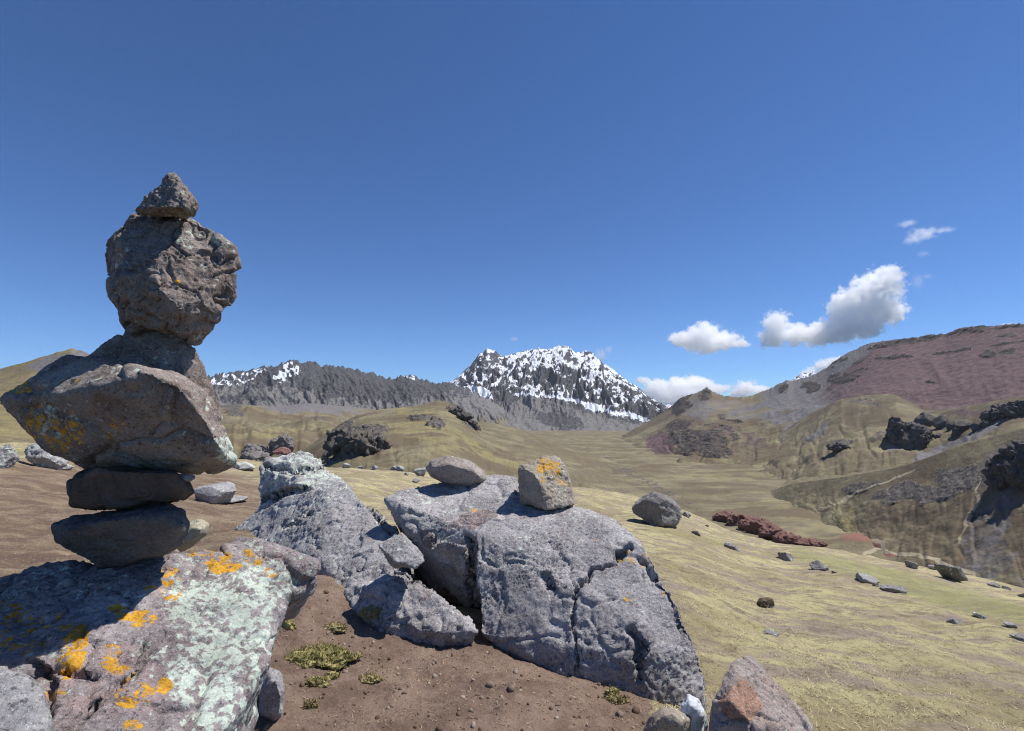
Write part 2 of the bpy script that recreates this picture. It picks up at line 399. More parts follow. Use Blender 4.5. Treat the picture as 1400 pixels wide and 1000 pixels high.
# ---- small far white peak seen over the saddle
def p_white(V, u, a, px, py, at):
    at['rock'] = np.ones(len(u)); at['snow'] = 0.62 + 0.8 * fbm(np.stack([a * 300, u * 9, 0 * u], -1), 4, 0.6, 61)
slope_layer('far_snow_peak', 'tiny distant white peak showing over the saddle', [(1050, 545, 6500), (1080, 522, 6500), (1092, 513, 6500), (1098, 509, 6500), (1106, 512, 6500), (1112, 507, 6500), (1120, 520, 6500), (1150, 545, 6500)],
    [(1050, 5600, 0), (1150, 5600, 0)], 90, 50, 8, M_snow, lambda u: u, lambda V, u, a: 60 * (ridged(np.stack([a * 130, u * 3, 0 * u], -1), 4, 0.6, 62) - 0.3), jag=0.003, jagf=150, post=p_white, backlen=0.1)

# ---- grass benches far left, and the tawny hill behind the cairn
def d_soft(amp, f, seed, gul=0.0, gf=30.0):
    def fn(V, u, a):
        d = amp * fbm(V * f, 5, 0.5, seed)
        if gul:
            q = np.stack([a * gf, u * 2.2, 0 * u], -1); q = q + 0.5 * np.stack([fbm(q * 1.4, 3, 0.5, seed + 1), fbm(q * 1.4 + 9, 3, 0.5, seed + 2), 0 * u], -1)
            d = d - gul * np.maximum(0, ridged(q, 3, 0.5, seed + 3) - 0.35) * sstep(0.05, 0.3, u)
        return d
    return fn
slope_layer('tawny_hill', 'tawny bare hill with a pointed top behind the cairn', [(-6000, 470, 900), (-1500, 465, 900), (-500, 470, 900), (-250, 492, 900), (-60, 512, 880), (0, 504, 870), (40, 493, 860), (70, 484, 860), (98, 476, 860), (112, 479, 860), (140, 492, 870), (200, 524, 900), (260, 556, 930), (330, 590, 960)],
    [(-6000, 420, -30), (-500, 420, -30), (330, 480, -55)], 420, 120, 14, terrain_mat('tawny_ground', 8.0, g1=(0.17, 0.14, 0.075), g2=(0.23, 0.19, 0.10), g3=(0.16, 0.125, 0.085), snow=False),
    lambda u: 0.55 * u + 0.45 * u * u, d_soft(9, 0.008, 71), jag=0.002, jagf=70,
    paint={'scree': [('e', 95, 492, 60, 16, -15, .8)], 'yellow': [('e', 30, 570, 120, 40, 0, .5)]})
def p_bench(V, u, a, px, py, at):
    n = fbm(V * 0.012, 4, 0.6, 81)
    at['scree'] = sstep(572, 556, py + 14 * n) * sstep(300, 420, px) * 0.9
    at['brown'] = np.clip(0.35 + 1.2 * fbm(V * np.array([.006, .02, .02]), 4, 0.6, 83), 0, 1)
slope_layer('grass_bench', 'rolling dry grass bench below the dark ridge', [(150, 572, 1250), (250, 562, 1250), (290, 556, 1250), (330, 553, 1250), (380, 556, 1250), (420, 552, 1300), (470, 556, 1350), (510, 560, 1400), (560, 566, 1450), (640, 576, 1500), (720, 594, 1500), (780, 612, 1450)],
    [(150, 330, -46), (450, 330, -55), (780, 600, -80)], 380, 150, 14, M_val, lambda u: 0.7 * u + 0.3 * sstep(0, 1, u), d_soft(18, 0.006, 82, 6, 24), back=0.3,
    paint={'rock': [('e', 318, 559, 22, 5, 8, .95), ('e', 440, 570, 40, 4, 6, .5), ('e', 560, 578, 30, 5, 4, .5)], 'yellow': [('e', 390, 590, 110, 10, 0, .55), ('e', 350, 608, 60, 7, 0, .5)]}, post=p_bench, rockamp=4, rockf=0.06)

# ---- grass spur running down from the snow mountain into the valley, centre
slope_layer('valley_spur', 'smooth grassy spur falling into the valley below the snow mountain', [(560, 585, 1000), (620, 578, 1000), (660, 577, 980), (700, 583, 950), (740, 598, 920), (780, 611, 880), (820, 624, 830), (860, 640, 760), (900, 664, 680), (940, 690, 600)],
    [(560, 420, -60), (760, 400, -70), (940, 450, -80)], 300, 110, 14, M_val, lambda u: 0.8 * u + 0.2 * u * u, d_soft(6, 0.012, 85, 3, 24), back=0.25, paint={'brown': [('l', [(720, 600), (800, 630), (860, 660)], 8, .6)]})

# ---- the right-hand side of the valley: red mountain with its saddle and pointed rocky summit
def d_red(V, u, a):
    q = np.stack([a * 40, u * 3.0, np.zeros(len(u))], -1)
    hi = sstep(0.8, 1.0, u)
    return (14 - 9 * sstep(0.45, 0.7, u)) * fbm(V * 0.006, 5, 0.52, 91) - 9 * np.maximum(0, ridged(np.stack([a * 24 + 0.6 * fbm(V * .004, 3, .5, 95), u * 2.0, 0 * u], -1), 3, 0.5, 96) - 0.35) * sstep(0.6, 0.3, u) + 3 * (ridged(np.stack([a * 26 + u * 2, u * 2.0, 0 * u], -1), 3, 0.5, 92) - 0.3) * sstep(0.3, 0.6, u)
def p_red(V, u, a, px, py, at):
    n = fbm(V * 0.008, 5, 0.6, 93); n2 = fbm(V * np.array([.004, .004, .05]), 4, 0.6, 94)
    low = np.interp(px, [900, 1000, 1060, 1120, 1200, 1260, 1330, 1400], [560, 580, 575, 560, 548, 562, 560, 545])
    up = sstep(10, -14, py - low + 18 * n)
    at['scree'] = np.maximum(at['scree'], up * sstep(1015, 1050, px + 25 * n) * 0.95)
    at['red'] = np.maximum(at['red'], up * sstep(1090, 1230, px + 0.8 * (py - 500) + 40 * n) * 0.98)
    crest = np.interp(px, [1065, 1130, 1155, 1190, 1290, 1330, 1400], [525, 503, 485, 470, 460, 450, 446])
    dd = py - crest
    strata = sstep(0.12, 0.42, n2 + 0.5 * np.sin(dd * 0.42 + 4 * n) - 0.1) * sstep(48, 22, dd) * sstep(1090, 1150, px)
    at['rock'] = np.maximum(at['rock'], strata * 0.85)
    at['rock'] = np.maximum(at['rock'], sstep(5, 0, dd + 3 * n) * sstep(1120, 1160, px) * 0.45)
    at['brown'] = np.clip(0.45 + 1.1 * n, 0, 1)
slope_layer('red_mountain', 'broad maroon scree mountain with a saddle and a pointed rocky summit', [(800, 618, 1900), (840, 602, 1900), (880, 580, 1880), (905, 565, 1850), (918, 557, 1820), (930, 546, 1800), (945, 540, 1780), (958, 535, 1760), (966, 531, 1750), (975, 536, 1740), (988, 541, 1730), (1010, 544, 1700), (1030, 541, 1690),
    (1050, 533, 1670), (1065, 525, 1650), (1075, 520, 1640), (1085, 521, 1630), (1100, 517, 1600), (1115, 512, 1580), (1130, 503, 1560), (1142, 493, 1540), (1155, 485, 1520), (1175, 475, 1500), (1190, 469, 1480), (1230, 464, 1430), (1270, 461, 1400), (1292, 458, 1380), (1310, 453, 1360), (1335, 449, 1340), (1365, 445, 1310), (1400, 444, 1280), (1500, 452, 1230), (1700, 470, 1150), (2100, 500, 1050)],
    [(800, 1000, -95), (1000, 620, -88), (1200, 480, -84), (1400, 420, -75), (2100, 380, -60)], 760, 300, 20, M_far, lambda u: 0.30 * u + 0.70 * u * u * (1.35 - 0.35 * u), d_red, back=0.6, jag=0.0028, jagf=120,
    paint={'rock': [('e', 962, 538, 12, 7, 0, .75), ('e', 930, 553, 15, 14, -40, 1.0), ('e', 1000, 575, 20, 6, 10, .6), ('e', 935, 600, 28, 20, 30, .8), ('e', 965, 605, 40, 18, 15, .85), ('e', 985, 590, 30, 12, 20, .6), ('e', 1070, 529, 9, 8, -20, .95), ('e', 1107, 527, 14, 6, -20, .9), ('e', 1155, 518, 22, 7, 8, .9), ('e', 1172, 512, 16, 4, 5, .8),
                    ('e', 1355, 485, 14, 4, 0, .9), ('e', 1385, 484, 14, 4, 0, .9), ('e', 1270, 516, 7, 3, 10, .9), ('e', 1380, 463, 16, 5, 0, .7), ('e', 1200, 558, 20, 4, 4, .5)],
           'red': [('e', 905, 607, 20, 16, 10, .9), ('e', 985, 592, 22, 12, 0, .55), ('e', 1030, 600, 20, 9, 10, .5)],
           'scree': [('e', 1000, 560, 50, 16, 10, .5), ('e', 955, 560, 25, 20, -20, .55), ('e', 1100, 578, 45, 10, -38, .8), ('e', 1240, 575, 30, 10, -30, .5)],
           'yellow': [('e', 1140, 548, 14, 6, 0, .6), ('e', 1010, 578, 14, 6, 0, .7), ('e', 1000, 620, 70, 6, -4, .5)]}, post=p_red, rockamp=11, rockf=0.03, warp=5)

# ---- grassy shoulder and the nearer shoulder on the right
def p_sh(V, u, a, px, py, at):
    n = fbm(V * 0.012, 5, 0.6, 95)
    at['brown'] = np.clip(0.4 + 1.2 * n, 0, 1)
slope_layer('grass_shoulder', 'humped grassy shoulder under the maroon scree', [(960, 665, 1050), (1010, 630, 1050), (1060, 598, 1050), (1100, 570, 1030), (1130, 555, 1000), (1150, 546, 980), (1180, 541, 960), (1205, 538, 940), (1225, 540, 920), (1245, 550, 900), (1270, 566, 880), (1290, 568, 850), (1320, 558, 820), (1350, 551, 800), (1400, 542, 780), (1600, 530, 740), (2000, 540, 700)],
    [(960, 520, -98), (1010, 480, -94), (1200, 420, -92), (1400, 400, -88), (2000, 350, -80)], 460, 200, 16, M_val, lambda u: 0.42 * u + 0.58 * u ** 1.7, d_soft(8, 0.012, 96, 6, 26), back=0.15,
    paint={'rock': [('e', 1185, 551, 26, 6, 4, .6), ('e', 1150, 610, 16, 5, 5, .85), ('e', 1200, 600, 16, 8, -25, .6)], 'scree': [('e', 1290, 620, 55, 14, -28, .85), ('e', 1230, 612, 26, 8, -40, .8), ('e', 1340, 590, 40, 9, -28, .8), ('e', 1120, 590, 25, 8, -38, .6)], 'red': [('e', 1320, 562, 26, 6, 0, .6)],
           'yellow': [('e', 1140, 550, 16, 6, 0, .6), ('e', 1050, 625, 90, 7, -6, .45)]}, post=p_sh, rockamp=5, rockf=0.06, warp=5)
def p_lr(V, u, a, px, py, at):
    n = fbm(V * 0.03, 5, 0.6, 97)
    at['brown'] = np.maximum(at['brown'], np.clip(0.68 + 1.0 * n, 0, 1) * sstep(1120, 1260, px + 0.4 * (py - 680)))
    at['scree'] = np.maximum(at['scree'], np.clip(0.05 + 1.5 * fbm(V * 0.02 + 7, 4, 0.6, 98), 0, 0.5) * sstep(1200, 1300, px))
slope_layer('brown_slope', 'dark brown lower slope crossed by broken rock bands', [(985, 712, 600), (1040, 675, 560), (1090, 660, 520), (1130, 655, 480), (1180, 648, 450), (1230, 638, 430), (1280, 622, 410), (1320, 606, 400), (1360, 596, 390), (1400, 586, 380), (1500, 565, 350), (1800, 560, 320)],
    [(985, 450, -96), (1040, 430, -92), (1200, 255, -86), (1400, 190, -82), (1800, 150, -76)], 460, 230, 16, M_mid, lambda u: 0.75 * u + 0.25 * u * u, d_soft(4.0, 0.03, 99, 2.0, 22), back=0.1,
    paint={'rock': [('e', 1262, 680, 60, 13, -6, .98), ('e', 1320, 655, 42, 20, -12, .95), ('e', 1180, 668, 32, 9, -5, .85), ('e', 1330, 712, 20, 6, 0, .7), ('e', 1345, 740, 26, 4, -45, .5), ('e', 1230, 690, 26, 8, 0, .7)],
           'yellow': [('e', 1170, 710, 12, 22, 10, .6), ('e', 1300, 750, 60, 7, 10, .4)], 'path': [('l', [(1338, 655), (1330, 690), (1318, 715), (1312, 745)], 2.2, .6), ('l', [(1165, 726), (1230, 748), (1300, 775), (1400, 815)], 3.0, .8), ('l', [(1120, 692), (1180, 672), (1260, 650)], 2.2, .7)], 'brick': [('e', 1188, 742, 38, 10, 10, 1.2)], 'ditch': [('l', [(1100, 690), (1096, 700), (1108, 712), (1130, 716), (1165, 726)], 1.8, 1.0), ('l', [(1130, 685), (1140, 700), (1155, 716)], 1.4, .8), ('l', [(1172, 735), (1185, 748)], 2.2, .9)]}, post=p_lr, rockamp=3.5, rockf=0.09, warp=7)

# ---- valley floor
def valley():
    A = np.radians(np.linspace(-75, 75, 620)); r = np.exp(np.linspace(math.log(60), math.log(6500), 330))[:, None]
    X, Y = np.sin(A) * r, np.cos(A) * r
    V = np.stack([X, Y, 0 * X], -1).reshape(-1, 3)
    rr = np.hypot(V[:, 0], V[:, 1])
    z = np.interp(rr, [60, 200, 350, 600, 1000, 1600, 3000, 6500], [-60, -66, -74, -78, -86, -90, -120, -160])
    z = z + 4 * fbm(V * 0.010, 5, 0.5, 101) + 1.6 * ridged(V * 0.03, 3, 0.5, 102)
    V[:, 2] = z
    px, py, _ = project(V); n1 = fbm(V * 0.02, 4, 0.6, 103); n2 = fbm(V * 0.02 + 9, 4, 0.6, 104); wp = (n1 * 8, n2 * 5)
    at = {a: np.zeros(len(V)) for a in TA}
    at['brown'] = np.clip(0.25 + 1.5 * fbm(V * np.array([.012, .03, .03]), 5, 0.6, 105), 0, 1)
    at['brick'] = region_w(px, py, [('e', 1190, 741, 38, 8, 10, 0.8)], (wp[0] * 2.5, wp[1] * 2))
    at['rock'] = region_w(px, py, [('l', [(820, 625), (870, 650), (905, 672), (940, 690)], 6, .55)], wp)
    at['ditch'] = region_w(px, py, [('l', [(905, 672), (930, 690), (960, 700)], 3, .6)], (n1 * 3, n2 * 2))
    at['path'] = region_w(px, py, [('l', [(1165, 726), (1230, 748), (1300, 775), (1400, 815)], 3.0, .8), ('l', [(1120, 692), (1180, 672), (1260, 650)], 2.2, .7), ('l', [(1180, 757), (1240, 740), (1300, 748)], 3, .6)], (n1 * 3, n2 * 2))
    at['yellow'] = region_w(px, py, [('e', 1000, 650, 90, 8, 0, .5), ('e', 1050, 690, 60, 7, 0, .5)], wp)
    V[:, 2] += at['brick'] * (1.6 + 1.6 * n1) - at['ditch'] * 0.4
    o = mesh_obj('valley_floor', V, grid_faces(330, 620), M_val, at)
    tag(o, 'pale tussocky valley floor with dark winding ditches', None, None, 'structure')
valley()

# ---- grassy knoll ahead
def p_knoll(V, u, a, px, py, at):
    n = fbm(V * 0.05, 5, 0.6, 111)
    at['brown'] = np.clip(0.25 + 1.2 * n + 0.5 * sstep(560, 470, px) * sstep(585, 600, py), 0, 1)
slope_layer('grassy_knoll', 'rounded grassy knoll with dark rock outcrops', [(300, 660, 210), (380, 640, 230), (410, 620, 240), (440, 597, 250), (470, 577, 258), (490, 567, 260), (520, 560, 262), (560, 556, 264), (585, 552, 268), (598, 547, 272), (610, 549, 272), (625, 556, 270), (645, 571, 262), (658, 587, 255), (700, 600, 240), (740, 612, 225), (780, 628, 210), (820, 645, 190), (860, 662, 170), (900, 682, 150), (940, 702, 140), (1000, 735, 130)],
    [(300, 60, -22), (600, 60, -24), (800, 60, -26), (1000, 70, -38)], 620, 240, 20, M_mid, lambda u: 1.0 * u + 0.30 * u * (1 - u), d_soft(1.4, 0.05, 112, 0.5, 22), back=0.7, backlen=0.6,
    paint={'rock': [('e', 490, 603, 42, 20, -18, 1.0), ('e', 470, 585, 20, 8, -35, .9), ('e', 575, 572, 16, 7, 5, .95), ('e', 600, 582, 15, 6, 35, .95), ('e', 632, 570, 26, 6, 45, .95), ('e', 452, 625, 10, 8, 0, .8)],
           'yellow': [('e', 600, 600, 90, 20, 15, .55), ('e', 680, 625, 60, 12, 25, .6), ('e', 570, 563, 40, 4, 0, .6)],
           'brown': [('e', 470, 620, 60, 25, 0, .8)]}, post=p_knoll, rockamp=2.6, rockf=0.16, warp=5)

# ------------------------------------------------------------------ near ground (the spur the cairn stands on)
NC = np.array([(-900, 600, 40), (-300, 600, 38), (0, 611, 32), (100, 616, 32), (250, 630, 30), (350, 634, 32), (450, 641, 44), (560, 648, 52), (700, 660, 60), (800, 668, 64), (880, 681, 66), (940, 700, 64), (985, 722, 62), (1050, 742, 60), (1120, 752, 60), (1200, 766, 60), (1300, 786, 58), (1400, 806, 56), (1600, 845, 52), (2400, 900, 50)], float)
_na, _nt = az_tan(NC[:, 0], NC[:, 1])
def ground_z(x, y, fine=True):
    x = np.asarray(x, float); y = np.asarray(y, float)
    a = np.arctan2(x, y); r = np.hypot(x, y)
    aa = np.clip(a, _na[0], _na[-1])
    t = 0; wgt = 0
    for da, ww in ((-0.03, .25), (0, .5), (0.03, .25)):
        t = t + ww * np.interp(aa + da, _na, _nt); wgt += ww
    R = np.interp(aa, _na, NC[:, 2]); zc = t / wgt * R + CAM[2]
    sp1 = lambda q: 0.7 * np.log1p(np.exp(np.clip((q - 2.6) / 0.7, -40, 40)))
    rs = np.where(r > 20, r - 2.6, sp1(np.minimum(r, 20)))
    z = zc / (R - 2.6) * np.minimum(rs, R - 2.6) - 0.55 * np.maximum(r - R, 0) - 0.004 * np.maximum(r - R, 0) ** 2
    P = np.stack([x.ravel(), y.ravel(), np.zeros(x.size)], -1)
    n = (fbm(P * 0.16, 3, 0.5, 121) * 0.45).reshape(x.shape) * np.clip((r - 4) / 14, 0, 1)
    n = n + (fbm(P * 0.9, 3, 0.5, 122) * 0.10).reshape(x.shape) * np.clip((r - 1.5) / 3, 0.15, 1)
    n = n - 0.20 * 0.25 * np.log1p(np.exp(np.clip((x - 0.25) / 0.25, -30, 30))) * np.exp(-(r / 4.5) ** 2)
    # trodden earth rises a little towards the slab on the left
    n = n + 0.20 * np.exp(-(((x + 1.45) / 0.5) ** 2 + ((y - 3.55) / 0.55) ** 2))
    n = n + 0.27 * np.exp(-(((x + 2.5) / 1.3) ** 2 + ((y - 4.9) / 1.3) ** 2))
    if fine:
        n = n + (fbm(P * 5, 4, 0.6, 123) * 0.018).reshape(x.shape) + (np.abs(fbm(P * 22, 3, 0.6, 124)) * 0.007).reshape(x.shape)
    return z + n * np.where(r > R, 0.3, 1.0)
SOIL = [('p', [(300, 740), (420, 745), (470, 800), (560, 830), (660, 850), (760, 890), (880, 950), (900, 1010), (960, 1200), (700, 2500), (-800, 2500), (-800, 900), (200, 900)], 14, 1.0)]
DRY = [('p', [(-900, 618), (120, 632), (300, 645), (360, 660), (380, 700), (470, 770), (300, 900), (-900, 900), (-6000, 1400), (-6000, 600)], 16, 1.0)]
def ground():
    nr, nc = 620, 640
    A = np.radians(np.linspace(-112, 112, nc)); r = np.exp(np.linspace(math.log(0.25), math.log(150), nr))[:, None]
    X, Y = np.sin(A) * r, np.cos(A) * r
    V = np.stack([X, Y, ground_z(X, Y)], -1).reshape(-1, 3)
    px, py, dep = project(V)
    n1 = fbm(V * 0.9, 4, 0.6, 125); n2 = fbm(V * 0.9 + 13, 4, 0.6, 126)
    wp = (n1 * 40 / np.maximum(dep, 1), n2 * 30 / np.maximum(dep, 1))
    at = {'soil': region_w(px, py, SOIL, wp),
          'dry': region_w(px, py, DRY, wp),
          'green': region_w(px, py, [('p', [(1080, 745), (1200, 770), (1420, 830), (1420, 860), (1270, 830), (1160, 790), (1080, 765)], 12, .9), ('p', [(880, 715), (980, 735), (1060, 755), (1000, 752), (880, 728)], 6, .7), ('e', 450, 885, 40, 30, 0, .35), ('e', 30, 618, 40, 5, 0, .8)], wp),
          'shade': np.zeros(len(V))}
    at['soil'] = np.where((V[:, 1] < 0.6) | (px < -100), 1.0, at['soil']) * sstep(4.6, 2.6, np.hypot(V[:, 0] + 0.6, V[:, 1] - 1.6) + 0.8 * n1)
    m = NT('spur_ground')
    # straw-coloured cropped grass
    a = m.noise(0.55, 6, 0.62); st = m.noise(1.6, 7, 0.68, 0.4, stretch=((0, 0, 0.55), (0.3, 1.5, 2.0))); f = m.noise(9, 7, 0.72); ff = m.noise(60, 5, 0.75)
    grass = m.mix(m.ss(a, 0.42, 0.58), (0.29, 0.245, 0.135), (0.43, 0.385, 0.205))
    grass = m.mix(m.ss(st, 0.47, 0.60, 0, 0.9), grass, (0.265, 0.21, 0.175))
    grass = m.mix(m.ss(m.noise(4.2, 7, 0.72, 0.3, stretch=((0, 0, 0.6), (0.45, 1.5, 2.0))), 0.5, 0.63, 0, 0.8), grass, (0.175, 0.14, 0.105))
    grass = m.mix(m.ss(f, 0.5, 0.68, 0, 0.7), grass, (0.15, 0.115, 0.07))
    grass = m.mix(m.ss(ff, 0.5, 0.72, 0, 0.55), grass, (0.47, 0.41, 0.22))
    gg = m.math('ADD', m.attr('green'), m.math('MULTIPLY', m.math('SUBTRACT', m.noise(1.1, 6, 0.7), 0.5), 1.2))
    grass = m.mix(m.ss(gg, 0.4, 0.9, 0, 0.55), grass, (0.22, 0.225, 0.085))
    # pinkish dry turf on the left
    dry = m.mix(m.ss(m.noise(2.2, 7, 0.7, 0.3, stretch=((0, 0, 0.1), (0.4, 1.6, 1))), 0.38, 0.66), (0.155, 0.105, 0.075), (0.29, 0.225, 0.15))
    dry = m.mix(m.ss(f, 0.52, 0.7, 0, 0.7), dry, (0.12, 0.085, 0.06))
    dry = m.mix(m.ss(m.noise(26, 6, 0.75), 0.56, 0.7, 0, 0.7), dry, (0.42, 0.35, 0.25))
    df = m.math('ADD', m.attr('dry'), m.math('MULTIPLY', m.math('SUBTRACT', m.noise(0.9, 6, 0.7), 0.5), 1.0))
    col = m.mix(m.ss(df, 0.3, 0.75), grass, dry)
    # trodden brown earth
    soil = m.mix(m.ss(m.noise(3.2, 7, 0.66, 0.3), 0.38, 0.64), (0.165, 0.112, 0.084), (0.275, 0.197, 0.152))
    soil = m.mix(m.ss(m.noise(15, 6, 0.75), 0.52, 0.72, 0, 0.65), soil, (0.36, 0.27, 0.20))
    soil = m.mix(m.ss(m.noise(70, 5, 0.8), 0.6, 0.72, 0, 0.6), soil, (0.42, 0.34, 0.25))
    soil = m.mix(m.ss(m.noise(48, 5, 0.8), 0.58, 0.7, 0, 0.7), soil, (0.065, 0.04, 0.028))
    sf = m.math('ADD', m.attr('soil'), m.math('MULTIPLY', m.math('SUBTRACT', m.noise(3.5, 7, 0.72), 0.5), 1.1))
    col = m.mix(m.ss(sf, 0.36, 0.66), col, soil)
    h = m.math('ADD', m.math('MULTIPLY', f, 1.2), m.math('MULTIPLY', m.noise(38, 6, 0.75), 0.8))
    m.done(col, m.bump(h, 0.9, 0.03))
    o = mesh_obj('ground', V, grid_faces(nr, nc), m.m, at)
    tag(o, 'brown trodden earth and straw-coloured turf sloping down to the right', None, None, 'structure')
ground()
bpy.context.view_layer.update()

# ------------------------------------------------------------------ rocks
def hull_mesh(hulls, voxel):
    bm = bmesh.new()
    for pts in hulls:
        b2 = bmesh.new()
        for p in pts: b2.verts.new(p)
        r = bmesh.ops.convex_hull(b2, input=b2.verts)
        bmesh.ops.delete(b2, geom=[v for v in b2.verts if not v.link_faces], context='VERTS')
        bmesh.ops.recalc_face_normals(b2, faces=b2.faces)
        mp = {v: bm.verts.new(v.co) for v in b2.verts}
        for f in b2.faces: bm.faces.new([mp[v] for v in f.verts])
        b2.free()
    me = bpy.data.meshes.new('tmp'); bm.to_mesh(me); bm.free()
    ob = bpy.data.objects.new('tmp', me); COL.objects.link(ob)
    md = ob.modifiers.new('r', 'REMESH'); md.mode = 'VOXEL'; md.voxel_size = voxel
    ev = ob.evaluated_get(bpy.context.evaluated_depsgraph_get()); m2 = ev.to_mesh()
    V = np.empty(len(m2.vertices) * 3); m2.vertices.foreach_get('co', V); V = V.reshape(-1, 3)
    Fc = np.empty(len(m2.loops), np.int32); m2.loops.foreach_get('vertex_index', Fc); Fc = Fc.reshape(-1, 4)
    ev.to_mesh_clear(); bpy.data.objects.remove(ob); bpy.data.meshes.remove(me)
    return V, Fc

def rough(V, Fc, size, seed, big=0.05, mid=0.03, cell=0.03, fine=0.008, kb=2.2, km=6.0, kc=4.0, kf=26.0, strat=None):
    """chips, hollows and grain, as fractions of the rock's size"""
    N = vnormals(V, Fc); Q = V / size
    d = big * fbm(Q * kb, 3, 0.5, seed) + mid * (ridged(Q * km, 4, 0.6, seed + 3) - 0.35)
    if cell:
        wv = Q * kc + 0.45 * np.stack([fbm(Q * kc * 1.3 + s, 2, 0.5, seed + 7) for s in (0, 11, 23)], -1)
        f1, f2, cv = worley(wv, seed + 5)
        d = d + cell * (cv - 0.5) * sstep(0.0, 0.22, f2 - f1) - cell * 0.5 * (1 - sstep(0, 0.10, f2 - f1))
    if strat:
        dv, ks, am = strat; t = (Q @ np.array(dv)) * ks + 0.8 * fbm(Q * 3, 3, 0.5, seed + 9)
        d = d + am * (np.abs((t % 1.0) - 0.5) * 2 - 0.5)
    if fine: d = d + fine * (0.2 + 0.8 * sstep(-0.15, 0.35, fbm(Q * 3.1, 3, 0.5, seed + 21))) * (0.4 - 1.5 * np.abs(fbm(Q * kf * 0.6, 5, 0.72, seed + 13)) + 0.6 * fbm(Q * kf * 2, 3, 0.8, seed + 17))
    return V + N * (d * size)[:, None]

def boulder(name, label, cat, hulls, voxel, mat, seed, relaxn=3, group=None, lichen=None, orange=None, red=None, cracks=None, base_l=0.0, base_o=-0.5, **kw):
    V, Fc = hull_mesh(hulls, voxel)
    V = relax(V, Fc, relaxn)
    size = float(np.max(V.max(0) - V.min(0)))
    V = rough(V, Fc, size, seed, **kw)
    px, py, dep = project(V)
    if cracks:
        N = vnormals(V, Fc)
        dist = dep; fr = (N * (V - CAM)).sum(1) < 0
        n = fbm(V * 9, 3, 0.6, seed + 40)
        for pts, hw, depth in cracks:
            g = region_w(px, py, [('l', pts, hw, 1.0)], (n * 9, n * 5)) * fr
            V = V - N * (g * depth)[:, None]
    n = fbm(V * 5 / size, 4, 0.6, seed + 50); n2 = fbm(V * 5 / size + 7, 4, 0.6, seed + 51)
    wp = (n * 12, n2 * 10)
    at = {'lichen': base_l + 0.5 * n, 'orange': np.full(len(V), base_o) + 0.35 * n2, 'red': 0.15 + 0.5 * n2}
    for k, sh in (('lichen', lichen), ('orange', orange), ('red', red)):
        if sh: at[k] = np.maximum(at[k], region_w(px, py, sh, wp) if k != 'orange' else np.maximum(-9, region_w(px, py, sh, wp) - 0.3))
    zc = V[:, 2].min(); c = V.mean(0)
    o = mesh_obj(name, V, Fc, mat, at, origin=(c[0], c[1], zc))
    return tag(o, label, cat, group)

def ring(outline, d0, t, inset=0.6, front=None, dy=0.0):
    """hull of a stone from its outline: rim at depth d0, narrower front and back faces"""
    o = np.array(outline, float); c = o.mean(0)
    pts = [U(x, y, d0) for x, y in o]
    pts += [U(*(c + (p - c) * inset + (0, dy)), d0 + t * 0.5) for p in o]
    if front is None: pts += [U(*(c + (p - c) * inset), d0 - t * 0.5) for p in o]
    else: pts += [U(x, y, d0 + dd) for x, y, dd in front]
    return pts

R_cairn = rock_mat('cairn_stone', (0.195, 0.15, 0.128), (0.28, 0.235, 0.208), k=2.2, light=(0.42, 0.39, 0.37), tint=(0.16, 0.085, 0.065), dark=(0.045, 0.038, 0.035))
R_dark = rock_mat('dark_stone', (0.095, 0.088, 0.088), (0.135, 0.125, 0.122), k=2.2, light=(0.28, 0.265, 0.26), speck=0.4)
R_base = rock_mat('lichened_boulder', (0.235, 0.195, 0.195), (0.33, 0.29, 0.29), k=1.7, light=(0.50, 0.47, 0.47), tint=(0.37, 0.265, 0.255), dark=(0.055, 0.05, 0.055), lich=(0.50, 0.57, 0.49), bump=1.0)
R_grey = rock_mat('grey_boulder', (0.285, 0.266, 0.268), (0.385, 0.365, 0.368), k=1.0, bump=0.9, light=(0.62, 0.61, 0.625), tint=(0.20, 0.14, 0.13))
R_slab = rock_mat('pale_slab', (0.25, 0.24, 0.243), (0.36, 0.35, 0.35), k=1.0, light=(0.55, 0.54, 0.545), tint=(0.27, 0.21, 0.20))
R_tan = rock_mat('tan_stone', (0.30, 0.25, 0.20), (0.38, 0.33, 0.27), k=1.8, light=(0.50, 0.45, 0.38), tint=(0.28, 0.20, 0.15))
R_red = rock_mat('reddish_stone', (0.31, 0.235, 0.205), (0.36, 0.31, 0.29), k=1.5, light=(0.52, 0.46, 0.42), tint=(0.37, 0.20, 0.125))
R_far = rock_mat('far_rock', (0.21, 0.20, 0.195), (0.30, 0.285, 0.28), k=0.45, light=(0.40, 0.39, 0.39))
R_crag = rock_mat('crag_rock', (0.072, 0.065, 0.062), (0.115, 0.103, 0.096), k=0.12, light=(0.25, 0.23, 0.215), lich=(0.2, 0.19, 0.16))

